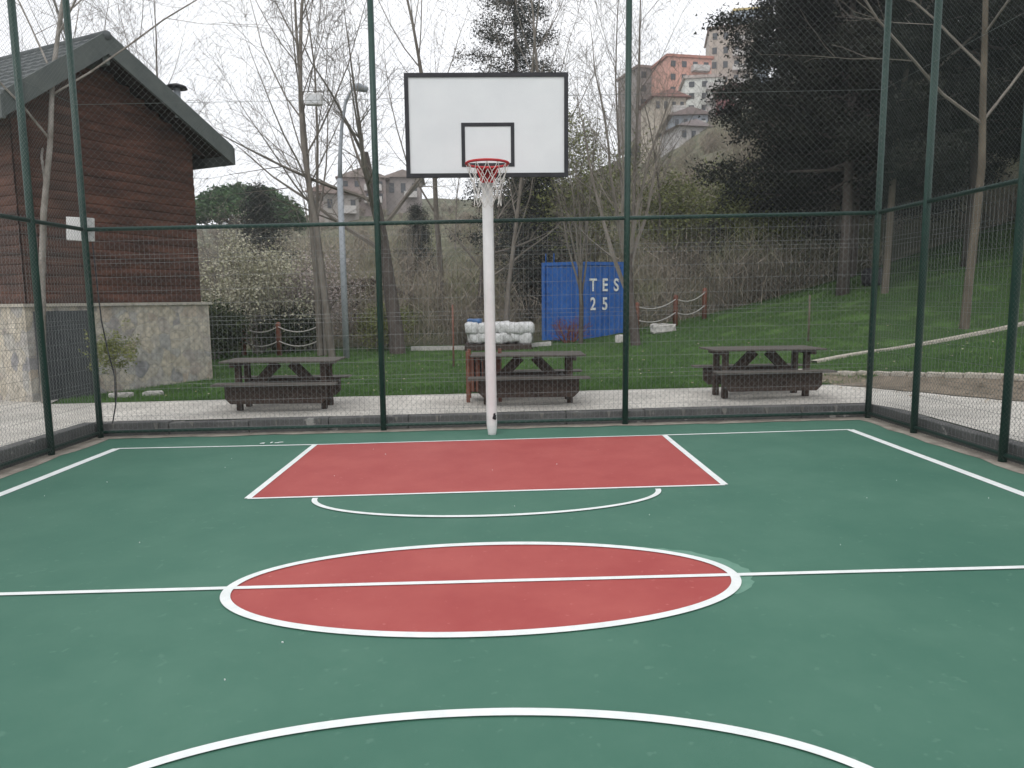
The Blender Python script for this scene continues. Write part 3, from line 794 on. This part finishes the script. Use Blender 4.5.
rcap = MB(); rcap.tube([BP(sPk, OV-.03, PZ+.11), BP(sPk, LEN, PZ+.11)], .075, 10); rcap.build('ridge_cap', m_roof, bld, True)
fl = MB(); s_, t_ = -.60, -.2; zz = zroof(s_); b0 = Vector(BP(s_, t_, zz)); 
fl.tube([b0, b0+Vector((0, 0, .52))], .06, 10); flue = fl.build('flue_pipe', m_galv, bld, True)
MB().tube([b0+Vector((0, 0, .51)), b0+Vector((0, 0, .55)), b0+Vector((0, 0, .60))], [.19, .17, .02], 12).build('flue_cap', m_black, flue, True)

# ------------------------------------------------------------------ plants
def grow(rnd, mb, tips, p, d, L, r, lev, maxlev, P):
    n = max(2, P['seg'][lev]); pts = [p.copy()]; rad = [r]; q = p.copy(); dd = d.copy()
    for i in range(n):
        j = P['wob'][lev]
        dd = dd+Vector((rnd.gauss(0, j), rnd.gauss(0, j), rnd.gauss(0, j)*.6+P['up'][lev])); dd.normalize()
        q = q+dd*(L/n); pts.append(q.copy()); rad.append(max(P['rmin'], r*(1-(i+1)/n*P['taper'][lev])))
    mb[min(lev, 1) if lev < 2 else 1].tube(pts, rad, 8 if lev == 0 else (5 if lev == 1 else 3), cap=False)
    if lev >= maxlev: tips.append((pts[-1], dd.copy())); return
    k = P['kids'][lev]; f0 = P['from'][lev]
    for c in range(k):
        f = f0+(1-f0)*((c+rnd.random())/k); fi = f*n; i = min(n-1, int(fi)); q = pts[i].lerp(pts[i+1], fi-i)
        ax = (pts[i+1]-pts[i]).normalized(); az = c*2.4+rnd.uniform(-.6, .6)
        u = ax.cross(Vector((.3, .1, 1)) if abs(ax.z) < .9 else Vector((1, 0, 0))).normalized(); v = ax.cross(u)
        a = math.radians(P['ang'][lev]+rnd.uniform(-10, 10)); nd = ax*math.cos(a)+(u*math.cos(az)+v*math.sin(az))*math.sin(a)
        rr = (rad[i]*(1-(fi-i))+rad[i+1]*(fi-i))
        grow(rnd, mb, tips, q, nd, L*P['len'][lev]*(1.15-.55*f)*rnd.uniform(.75, 1.2), max(P['rmin'], rr*P['rr'][lev]), lev+1, maxlev, P)
SLIM = dict(seg=[12, 6, 4, 3, 2], wob=[.035, .06, .1, .14, .2], up=[.02, .10, .07, .04, .02], taper=[.9, .9, .9, .9, .8], kids=[13, 6, 5, 3], **{'from': [.22, .15, .15, .1]}, ang=[38, 34, 36, 40], len=[.36, .42, .5, .5], rr=[.42, .55, .6, .7], rmin=.0034)
VASE = dict(seg=[4, 10, 5, 4, 2], wob=[.05, .06, .1, .14, .2], up=[.05, .05, .05, .03, .02], taper=[.35, .92, .9, .9, .8], kids=[6, 9, 5, 3], **{'from': [.45, .18, .15, .1]}, ang=[17, 30, 38, 42], len=[2.6, .34, .42, .5], rr=[.55, .5, .6, .7], rmin=.0034)
SPRD = dict(seg=[7, 8, 5, 4, 2], wob=[.05, .09, .12, .15, .2], up=[.03, .04, .04, .02, .0], taper=[.6, .9, .9, .9, .8], kids=[7, 7, 5, 4], **{'from': [.45, .2, .15, .1]}, ang=[48, 40, 42, 45], len=[1.0, .45, .45, .5], rr=[.5, .5, .6, .7], rmin=.0036)
def bare_tree(label, seed, H, r0, P, m, group='bare deciduous trees', lean=(0, 0), stems=1, maxlev=4, spread=.25):
    rnd = random.Random(seed); mb = [MB(), MB()]; tips = []
    root = thing('bare_tree', label, 'tree', group=group)
    for s in range(stems):
        d = Vector((lean[0]+(rnd.uniform(-spread, spread) if stems > 1 else 0), lean[1]+(rnd.uniform(-spread, spread) if stems > 1 else 0), 1)).normalized()
        k = 1 if s == 0 else rnd.uniform(.7, .95)
        grow(rnd, mb, tips, Vector((s*.12, s*.07, -.15)), d, H*k, r0*(1 if s == 0 else .75), 0, maxlev, P)
    mb[0].build('trunk', m, root, True); mb[1].build('branches', m_twig if m != m_birch else m_birch, root)
    return root
def at(o, x, y, rz=0, s=1): o.location = (x, y, T(x, y)); o.rotation_euler = (0, 0, rz); o.scale = (s, s, s); return o
def leafcloud(cent, n, spread, size, seed, flat=.5):
    g = np.random.default_rng(seed); cent = np.asarray(cent); k = len(cent)
    idx = g.integers(0, k, n); c = cent[idx]+g.normal(0, 1, (n, 3))*np.asarray(spread)
    a = g.normal(0, 1, (n, 3)); a[:, 2] *= flat; a /= np.linalg.norm(a, axis=1)[:, None]; b = np.cross(a, g.normal(0, 1, (n, 3))); b /= np.linalg.norm(b, axis=1)[:, None]
    L = g.uniform(size[0], size[1], n)[:, None]; Wt = L*g.uniform(.25, .5, n)[:, None]
    V = np.stack([c-b*Wt, c+b*Wt*.8, c+a*L], 1).reshape(-1, 3); return V, np.arange(n*3).reshape(-1, 3)
def flecks(tips, n, spread, size, seed): return leafcloud([tuple(t[0]) for t in tips], n, (spread,)*3, size, seed)

slimA = at(bare_tree('slender bare tree with upright twigs beyond the left picnic table, left stem of the pair', 11, 13, .085, SLIM, m_bark, lean=(-.03, 0), stems=2, spread=.10), -4.98, 19.7)
slimB = at(bare_tree('slender straight bare tree beside the grey lamp post, trunk with a white floodlight', 12, 14, .105, SLIM, m_bark, lean=(-.03, 0)), -4.45, 18.9)
sprA = at(bare_tree('bare tree with dark forked trunk standing left of the backboard', 13, 4.6, .19, SPRD, m_darkbark, maxlev=4), -2.85, 19.8, .6, 1.25)
vasA = at(bare_tree('bare vase shaped tree forking low behind the right middle fence post', 25, 2.6, .125, VASE, m_darkbark), 3.55, 18.4, .4, 1.1)
vasB = dup(vasA, (2.35, 20.6, T(2.35, 20.6)), 2.5, 'thin bare tree whose stem crosses the blue container', (.62, .62, .95))
dup(slimB, (-2.2, 27, T(-2.2, 27)), 1.9, 'tall bare tree rising behind the left edge of the backboard', 1.15)
dup(slimA, (4.6, 25, T(4.6, 25)), 2.2, 'tall bare tree behind the top right of the backboard', 1.0)
dup(slimB, (.15, 21.7, T(.15, 21.7)), 4.0, 'grey bare trunk just right of the hoop pole behind the sacks', (.8, .8, .85))
dup(sprA, (-.75, 23.5, T(-.75, 23.5)), 3.6, 'pale bare trunk just left of the hoop pole', .85)
dup(slimA, (-9.6, 21.5, T(-9.6, 21.5)), 1.1, 'bare tree behind the log building, above the right roof slope', .85)
dup(slimB, (-12.5, 22.5, T(-12.5, 22.5)), 2.9, 'bare tree behind the log building, above the ridge', .9)
dup(vasA, (-15.5, 23, T(-15.5, 23)), 4.2, 'bare tree behind the log building at the left edge of the view', 1.0)
dup(slimB, (6.2, 27.5, T(6.2, 27.5)), 1.7, 'slender bare tree left of the dark evergreens, below the far houses', .62)
dup(slimB, (2.6, 27.5, T(2.6, 27.5)), .7, 'bare tree behind the right edge of the backboard', 1.1)
birch = at(bare_tree('pale barked bare tree in front of the log building', 31, 7.2, .06, SPRD, m_birch, maxlev=3), -7.05, 11.0, .3)
tanA = at(bare_tree('bare tree with tan trunk on the slope beyond the right fence', 44, 8.5, .10, SPRD, m_tanbark, maxlev=3), 10.3, 15.6, 2.0)
dup(tanA, (10.6, 19.5, T(10.6, 19.5)), 4.4, 'bare tree with faint brown trunk close to the right fence corner post', (1.0, 1.0, 1.2))

# evergreens
def conifer(label, seed, H, R, m, base=.22, tufts=26000, droop=-.12, size=(.04, .12), rtr=.16, col='dark evergreens on the right', prof=.6, name='conifer'):
    rnd = random.Random(seed); root = thing(name, label, 'tree', group=col)
    tr = MB(); P = [(0, 0, -.4)]+[(rnd.uniform(-.08, .08), rnd.uniform(-.08, .08), H*i/8) for i in range(1, 9)]
    tr.tube(P, [rtr*1.25]+[rtr*(1-i/8.6) for i in range(1, 9)], 9); 
    cent = []
    nb_ = 95
    for i in range(nb_):
        f = base+(1-base)*(i+rnd.random())/nb_; g = (f-base)/(1-base)
        rr = R*((1-g)**prof)*(.85+.15*min(1, g*5+.3))*rnd.uniform(.55, 1.12); a = i*2.4+rnd.uniform(-.5, .5)
        z0 = H*f; d = Vector((math.cos(a), math.sin(a), 0)); pts = []
        for k in range(8):
            t = k/7; p = d*rr*t+Vector((0, 0, z0+rr*(droop*t+.16*t*t)))+Vector((rnd.gauss(0, .08), rnd.gauss(0, .08), rnd.gauss(0, .06))); pts.append(p)
            if t > .18:
                for c in range(3): cent.append((p.x+rnd.gauss(0, .18*(1.2-t*.3)), p.y+rnd.gauss(0, .18), p.z+rnd.gauss(0, .12)))
        tr.tube(pts, [max(.008, .045*(1-g)*(1-k/8)+.006) for k in range(8)], 4, cap=False)
    tr.build('trunk', m_darkbark, root, True)
    V, F = leafcloud(cent, tufts, (.19, .19, .14), size, seed, .8)
    npmesh('crown', V, F, m, root)
    return root
cA = at(conifer('large dark evergreen with ragged left edge, nearest the far houses', 51, 14.5, 4.8, m_needle, base=.21, prof=.8, tufts=190000), 9.9, 20.5, 2.2)
cB = at(conifer('dark evergreen whose trunk shows left of the right fence corner post', 52, 15, 4.7, m_needle, base=.14, tufts=190000), 11.2, 22.8, 0)
dup(cA, (13.2, 20.0, T(13.2, 20)), 2.0, 'dark evergreen directly behind the right fence corner', 1.05)
dup(cB, (16.5, 22.0, T(16.5, 22)), 4.0, 'dark evergreen at the right edge of the view, behind the tan trunk', 1.05)
dup(cA, (13.6, 29.0, T(13.6, 29)), 5.0, 'dark evergreen in the second row behind the ragged one', 1.1)
dup(cB, (21.5, 28.0, T(21.5, 28)), 1.0, 'dark evergreen in the second row at the far right', 1.25)
dup(cA, (18.0, 17.0, T(18, 17)), 3.1, 'dark evergreen near the right fence, mostly outside the view', 1.05)
cC = at(conifer('tall grey green conifer rising behind the backboard', 57, 17.5, 2.9, m_needle2, base=.12, tufts=60000, prof=.45, col='conifers behind the hoop'), .75, 31.5, 0)
at(conifer('dark bushy evergreen low behind the net and the hoop pole', 58, 6.6, 2.3, m_needle2, base=.03, tufts=26000, prof=.4, col='conifers behind the hoop'), 1.2, 27.5, 0)

bushy = [o for o in bpy.data.objects if o.get('label', '').startswith('dark bushy evergreen low behind')][0]
for x, y, rz, sc, lab in ((8.6, 26.6, 1, .55, 'dark evergreen bush under the left edge of the tall evergreens'), (11.4, 27.5, 2, .7, 'dark evergreen bush between the evergreen trunks'),
        (-10.8, 33, 3, .8, 'dark evergreen bush behind the blossoming shrub'), (-4.2, 38, 4, .6, 'small dark evergreen far behind the grey lamp post'), (16.5, 27, 5, .8, 'dark evergreen bush behind the right fence corner')):
    dup(bushy, (x, y, T(x, y)-.1), rz, lab, sc, 'evergreen bushes on the hillside')
rr = random.Random(77)
for i, (u_, y, sc, lab) in enumerate(((-.36, 34, .5, 'thin bare tree far behind the blossoming cream shrub'), (-.26, 46, .6, 'thin bare tree below the left ridge houses, left of the lamp post'),
        (-.12, 33, .5, 'thin bare tree behind the fence left of the backboard corner'), (-.06, 48, .6, 'thin bare tree far up the brown hillside left of the hoop pole'),
        (.06, 41, .5, 'thin bare tree on the hillside between hoop pole and blue container'), (.135, 37, .45, 'thin bare tree on the slope above the blue container'),
        (.225, 46, .5, 'thin bare tree on the slope right of the third fence post, below the pink block'), (.285, 58, .55, 'thin bare tree highest on the slope under the dark red house'))):
    x = u_*y; dup(slimB if i % 2 else vasA, (x, y, T(x, y)), rr.uniform(0, 6), lab, sc, 'thin bare trees scattered on the hillside')
# round-topped green pine
rnd = random.Random(61)
px_, py_ = -20.0, 58.0
pine = thing('round_pine', 'round topped green pine rising beside the log building', 'tree', (px_, py_, T(px_, py_)))
cent = []
for i in range(900):
    a, b = rnd.uniform(0, 2*PI), rnd.random()**.5; rr = 4.3*b
    z = 3.3+2.9*math.sqrt(max(0, 1-b*b))*rnd.uniform(.55, 1)+rnd.gauss(0, .15)
    cent.append((rr*math.cos(a), rr*math.sin(a), z))
mb = MB(); mb.tube([(0, 0, -.5), (.1, 0, 2), (0, .1, 4.5)], [.35, .28, .15], 8)
for i in range(10):
    a = i*.63; mb.tube([(0, 0, 2+.2*i*.5), (1.6*math.cos(a), 1.6*math.sin(a), 3.6), (3*math.cos(a), 3*math.sin(a), 4.4)], [.12, .08, .03], 5)
mb.build('trunk', m_darkbark, pine, True)
V, F = leafcloud(cent, 26000, (.22, .22, .16), (.15, .4), 61); npmesh('crown', V, F, m_pine, pine)

# leafy / flowering shrubs
def shrub(label, seed, H, R, mt, leafm, n, size, x, y, name='shrub', spread=.10, group=None, stems=9, lv=3, cname='foliage'):
    r = random.Random(seed); mb = [MB(), MB()]; tips = []
    P = dict(seg=[5, 4, 3, 2], wob=[.12, .16, .2, .2], up=[.04, .02, .0, 0], taper=[.8, .85, .9, .8], kids=[6, 5, 4], **{'from': [.2, .15, .1]}, ang=[40, 42, 45], len=[.5, .5, .5], rr=[.6, .6, .7], rmin=.004)
    for s in range(stems):
        a = s*2*PI/stems+r.uniform(-.3, .3); k = r.uniform(.25, 1)
        d = Vector((math.cos(a)*R/H*k, math.sin(a)*R/H*k, 1)).normalized(); grow(r, mb, tips, Vector((math.cos(a)*.1, math.sin(a)*.1, -.05)), d, H*r.uniform(.65, .85), .02+.004*H, 0, lv, P)
    root = thing(name, label, 'shrub', (x, y, T(x, y)), group=group)
    mb[0].v.extend([]); n0 = len(mb[0].v); mb[0].f += [tuple(i+n0 for i in f) for f in mb[1].f]; mb[0].v += mb[1].v
    mb[0].build('stems', mt, root)
    if leafm:
        V, F = flecks(tips, n, spread, size, seed); npmesh(cname, V, F, leafm, root)
    return root
m_blossom = mat('cream_blossom', (.42, .42, .28), (.60, .56, .46), 3, .8)
m_pinkbl = mat('pale_pink_blossom', (.45, .38, .36), (.6, .52, .5), 3, .8)
m_olive = mat('olive_young_leaves', (.17, .19, .075), (.26, .28, .11), 2, .8)
m_dkleaf = mat('dark_hedge_leaves', (.035, .05, .022), (.07, .09, .035), 2, .8)
m_ygleaf = mat('yellow_green_leaves', (.14, .17, .05), (.24, .25, .10), 3, .8)
m_redtw = mat('red_stems', (.16, .055, .045), (.22, .08, .06), 3, .8)
shrub('blossoming shrub with cream flowers beside the plinth of the log building', 71, 3.5, 1.5, m_twig, m_blossom, 11000, (.05, .10), -7.2, 21.3, 'blossom_shrub', .16, cname='blossom')
shrub('blossoming shrub with pinkish flowers behind the left rope barrier', 72, 3.0, 1.5, m_twig, m_pinkbl, 8000, (.04, .09), -5.9, 22.3, 'blossom_shrub', .16, cname='blossom')
shrub('grey twiggy shrub with cream buds between building and round pine', 73, 4.9, 2.2, m_twig, m_blossom, 1300, (.03, .07), -10.5, 27, 'bare_shrub', .2, cname='buds')
shrub('young olive green leafed tree behind the blue container', 74, 7.2, 3.0, m_twig, m_olive, 17000, (.06, .13), 3.2, 28.5, 'leafing_tree', .3, lv=3)
shrub('yellow green leafed shrub low right of the forked tree', 75, 3.6, 1.7, m_twig, m_ygleaf, 16000, (.06, .14), 9.3, 26.0, 'leafing_shrub', .2)
shrub('green leafing shrub left of the dark evergreens', 76, 4.0, 2.4, m_twig, m_olive, 14000, (.06, .13), 7.4, 28.0, 'leafing_shrub', .3)
shrub('dark low hedge bush left of the blossoming shrub', 77, 1.5, 1.4, m_twig, m_dkleaf, 14000, (.04, .1), -7.9, 19.6, 'hedge_bush', .14)
shrub('dark low hedge bush behind the left rope barrier', 78, 1.3, 1.5, m_twig, m_dkleaf, 14000, (.04, .1), -6.5, 21.6, 'hedge_bush', .14)
shrub('red stemmed twiggy shrub in front of the blue container', 79, 1.0, 1.0, m_redtw, None, 0, 0, 2.1, 21.4, 'red_stemmed_shrub', stems=12, lv=2)
shrub('yellow green bush right of the grey lamp post', 80, 1.5, 1.2, m_twig, m_ygleaf, 7000, (.03, .08), -3.5, 21.8, 'leafing_shrub', .14)
# small clipped tree by the corner
ctree = thing('clipped_tree', 'small round headed ornamental tree in front of the plinth by the fence corner', 'tree', (-6.15, 11.35, T(-6.15, 11.35)))
MB().tube([(0, 0, -.05), (.015, 0, .4), (0, .01, .75)], [.022, .018, .014], 6).build('trunk', m_bark, ctree, True)
rr = random.Random(5); cen = [(rr.gauss(0, .15), rr.gauss(0, .15), .78+rr.gauss(0, .13)) for _ in range(140)]
V, F = leafcloud(cen, 2600, (.035,)*3, (.02, .05), 5); npmesh('crown', V, F, m_ygleaf, ctree)

# hillside thicket: countless bare twigs reading as one mass
def thicket(n, seed):
    g = np.random.default_rng(seed); VV = []; k = 420
    for i in range(n):
        u = g.uniform(-.72, .92); d = 23.2+95*g.uniform(0, 1)**1.7
        x = u*d; y = d
        if .02 < u < .2 and d < 24.5: d += 2; y = d; x = u*d
        H = g.uniform(1.5, 3.4)*(.35 if u > .46 else 1)*(1 if d < 45 else max(.45, 1-(d-45)*.02)); R = H*g.uniform(.45, .8); z = T(x, y)
        a = g.uniform(0, 2*PI, k); q = g.uniform(0, 1, k)**.6; h = g.uniform(.15, 1, k)
        top = np.stack([x+R*q*np.cos(a)*(.3+.7*h), y+R*q*np.sin(a)*(.3+.7*h), z+H*h*(1-.35*q*q)], 1)
        dirv = np.stack([np.cos(a)*q*.7+g.normal(0, .55, k), np.sin(a)*q*.7+g.normal(0, .55, k), .9+g.normal(0, .25, k)], 1)
        L = g.uniform(.35, 1.1, k)[:, None]*H*.33; top = top+np.array([0, 0, .35])*np.sin(a*3+i)[:, None]*q[:, None]; st_ = top-dirv*L
        pr = g.normal(0, 1, (k, 3)); pr /= np.linalg.norm(pr, axis=1)[:, None]
        wd = (g.uniform(.006, .014, k)*(1+.018*(d-22)))[:, None]
        VV.append(np.stack([st_-pr*wd, st_+pr*wd, top], 1).reshape(-1, 3))
    if i % 3 == 0:
            m_ = 260; c = top[g.integers(0, k, m_)]+g.normal(0, .12, (m_, 3)); a1 = g.normal(0, 1, (m_, 3))*.07*(1+.015*(d-22)); b1 = g.normal(0, 1, (m_, 3))*.05*(1+.015*(d-22))
            VV.append(np.stack([c, c+a1, c+b1], 1).reshape(-1, 3))
    V = np.concatenate(VV); return V, np.arange(len(V)).reshape(-1, 3)
V, F = thicket(780, 5)
stuff(npmesh('hillside_thicket', V, F, m_twigmass), 'grey brown thicket of bare bushes covering the hillside behind the lawn', 'thicket')

lv_ = []
rr = random.Random(12)
for i in range(900):
    if i < 520: y = rr.uniform(10.95, 22); x = y*rr.uniform(-.5, .75)
    else: tt = rr.uniform(-.9, 9); x, y = edge_pt(tt, rr.uniform(-.8, .7))
    if x < -6.9-(y-10.86)*.35: continue
    z = T(x, y)+.03; a = rr.uniform(0, 6.3); k = rr.uniform(.012, .03)
    lv_ += [(x+k*math.cos(a), y+k*math.sin(a), z), (x+k*math.cos(a+2), y+k*math.sin(a+2), z+.012), (x+k*math.cos(a+4), y+k*math.sin(a+4), z)]
stuff(npmesh('fallen_leaves', lv_, np.arange(len(lv_)).reshape(-1, 3), mat('dry_leaf', (.30, .22, .13), (.5, .45, .36), 3, .9)), 'scattered dry fallen leaves on the lawn and soil edge', 'leaves')

# ------------------------------------------------------------------ lamp post and floodlight
lx, ly = -4.05, 18.75
lp = thing('lamp_post', 'grey lamp post with curved arm beyond the left picnic table', 'street lamp', (lx, ly, T(lx, ly)))
MB().tube([(0, 0, 0), (0, 0, 4.6)], [.085, .075], 12).build('pole', m_galv, lp, True)
arm = [(0, 0, 4.5), (.03, 0, 5.2), (.10, 0, 5.9), (.22, 0, 6.5), (.36, 0, 6.75), (.46, 0, 6.82)]
MB().tube(arm, [.06, .05, .042, .036, .032, .03], 10).build('arm', m_galv, lp, True)
MB().tube([(.40, 0, 6.84), (.55, 0, 6.85), (.78, 0, 6.78)], [.05, .11, .07], 10).build('lamp_head', m_galv, lp, True)
fl_ = thing('floodlight', 'small white floodlight fixed high on the slender tree trunk', 'floodlight', (-4.62, 18.72, T(-4.5, 18.7)+6.55))
MB().box((0, 0, 0), (.42, .16, .28)).build('housing', m_white, fl_, bevel=.02)
MB().box((0, .1, -.05), (.06, .12, .06)).build('bracket', m_galv, fl_)
MB().box((0, -.083, 0), (.34, .01, .2)).build('lens', m_board, fl_)

# small hut and black bag in the distance
hx_, hy_ = -4.9, 27.0
hz = T(hx_, hy_)
hut = thing('garden_hut', 'small beige stone hut with low brown roof beyond the left rope barrier', 'hut', (hx_, hy_, hz-.2))
MB().box((0, 0, .7), (3.0, 2.0, 1.4)).build('wall', mat('beige_render', (.33, .29, .23), (.42, .38, .31), 3, .9), hut)
MB().prism([(-1.8, 1.35), (1.8, 1.35), (.3, 2.0), (-.3, 2.0)], 'y', -1.2, 1.2).build('roof', m_wood, hut)
MB().box((-.3, -1.02, .6), (.6, .05, 1.2)).build('doorway', m_soffit, hut)
rs = thing('red_sign', 'small red sign board on a short post left of the stone hut', 'sign', (-6.2, 21.9, T(-6.2, 21.9)))
MB().box((0, 0, 1.15), (.55, .03, .16), .1).build('board', mat('red_sign_paint', (.42, .05, .04), (.36, .04, .03), 4, .6), rs); MB().tube([(-.15, .03, 0), (-.15, .03, 1.2)], .03, 6).build('post', m_wood, rs)
mb = MB(); blob(mb, (0, 0, .22), (.6, .45, .5), 91)
tag(mb.build('black_bag', m_black, smooth=True, loc=(10.9, 20.6, T(10.9, 20.6))), 'small black bag lying on the grass slope left of the right corner post', 'bag')

# ------------------------------------------------------------------ far houses on the hill
def house(label, u, d, wd, h, dep, col, roofc, rows, cols, flat_=True, rot=0, zo=0, cat='house', group='houses on the far hill'):
    x, y = u*d, d; z = T(x, y)-.5 if zo is None else zo
    r = thing('apartment_house', label, cat, (x, y, z), math.radians(rot), group)
    mw = mat('house_wall', tuple(c*.85 for c in col), col, .4, .9); mr_ = mat('house_roof', roofc, tuple(c*1.3 for c in roofc), .8, .9)
    MB().box((0, dep/2, h/2-3), (wd, dep, h+6)).build('wall', mw, r)
    if flat_: MB().box((0, dep/2, h+.2), (wd+.6, dep+.6, .4)).build('roof', mr_, r)
    else: MB().prism([(-wd/2-.6, h), (wd/2+.6, h), (0, h+wd*.22)], 'y', -.6, dep+.6).build('roof', mr_, r)
    cw, rh = wd/cols, h/rows
    for i in range(cols):
        for j in range(rows):
            w_ = MB(); w_.box((-wd/2+cw*(i+.5), -.04, rh*(j+.5)), (cw*.42, .12, rh*.45)); w_.build('window', m_glass, r)
    mb_ = mat('balcony_paint', (.5, .48, .46), None)
    for j in range(rows): MB().box((wd*.22, -.5, rh*j+rh*.16), (wd*.38, 1.0, .9)).build('balcony', mb_, r)
    return r
H_ = [
 ('tall tan apartment tower high on the hill, left of the evergreens', .317, 128, 7.4, 11.9, 9, (.46, .40, .34), (.28, .21, .17), 5, 4, True, -12, 35.6),
 ('salmon pink apartment block left of the tan tower', .261, 118, 7.5, 8.0, 8, (.60, .33, .26), (.35, .16, .12), 4, 4, True, 10, 31.4),
 ('white apartment block below the tan tower', .282, 108, 5.6, 5.0, 7, (.68, .69, .64), (.38, .33, .30), 3, 3, True, -8, 28.4),
 ('dark red house with pitched roof beside the white block', .322, 102, 4.6, 2.9, 6, (.26, .10, .10), (.13, .06, .055), 2, 4, False, -20, 27.0),
 ('grey brown block at the left of the hill town', .214, 124, 6.2, 6.6, 8, (.26, .23, .21), (.20, .15, .13), 3, 3, True, 15, 33.0),
 ('beige low house under the pink block', .235, 98, 4.4, 2.0, 6, (.50, .44, .36), (.24, .13, .11), 1, 4, False, 5, 26.0),
 ('bluish grey house low under the white block', .263, 92, 4.4, 1.6, 6, (.33, .36, .40), (.20, .16, .15), 1, 4, False, -5, 22.6),
 ('small white house with whitish balcony lowest on the town hill', .268, 82, 3.4, 1.6, 5, (.52, .50, .49), (.28, .24, .24), 1, 3, False, 12, 18.9),
 ('pale blue building with yellowish roof, highest on the hill', .344, 140, 6.5, 8.0, 8, (.38, .44, .50), (.45, .36, .14), 3, 4, True, -10, 47.0),
 ('red roofed house between the pink block and the tan tower', .288, 122, 4.0, 3.2, 6, (.44, .20, .17), (.36, .09, .07), 2, 3, False, 0, 34.0),
 ('pinkish house on the low ridge left of the middle fence post', -.185, 105, 6.5, 3.4, 7, (.34, .28, .26), (.24, .20, .18), 2, 4, False, 8, 15.6),  # ridge houses: distance haze put into the muted wall and roof colours
 ('brownish house at the left end of the low ridge', -.235, 100, 5.0, 2.8, 7, (.34, .29, .27), (.24, .18, .16), 1, 3, False, -8, 13.6),
 ('pale house on the low ridge right of the pinkish one', -.13, 108, 5, 3.0, 7, (.36, .32, .30), (.24, .20, .18), 1, 3, False, 4, 16.5),
 ('white house low on the ridge slope left of the lamp post', -.215, 86, 4, 2.2, 6, (.38, .35, .32), (.24, .19, .17), 1, 3, False, 14, 11.8),
 ('white walled house glimpsed through the right fence under the evergreens', .555, 60, 4.0, 3.4, 6, (.62, .62, .66), (.3, .2, .2), 2, 3, False, -20, None),
 ('pale blue house glimpsed between the right fence posts', .615, 62, 4.0, 3.2, 6, (.45, .5, .66), (.3, .2, .2), 2, 3, False, -25, None),
 ('pink and white house glimpsed at the right edge under the evergreens', .705, 62, 3.5, 3.6, 6, (.66, .55, .56), (.3, .15, .15), 2, 3, False, -25, None),
]
for a in H_: house(*a)

# ------------------------------------------------------------------ haze
hm = bpy.data.materials.new('haze_air'); hm.use_nodes = True; t = hm.node_tree; t.nodes.clear()
ho = t.nodes.new('ShaderNodeOutputMaterial'); pv = t.nodes.new('ShaderNodeVolumePrincipled')
pv.inputs['Color'].default_value = (.93, .95, 1, 1); pv.inputs['Density'].default_value = .0011; pv.inputs['Anisotropy'].default_value = .2
t.links.new(pv.outputs[0], ho.inputs['Volume'])
hz_ = MB().box((0, 95, 36), (490, 320, 77)).build('haze', hm); hz_['kind'] = 'stuff'
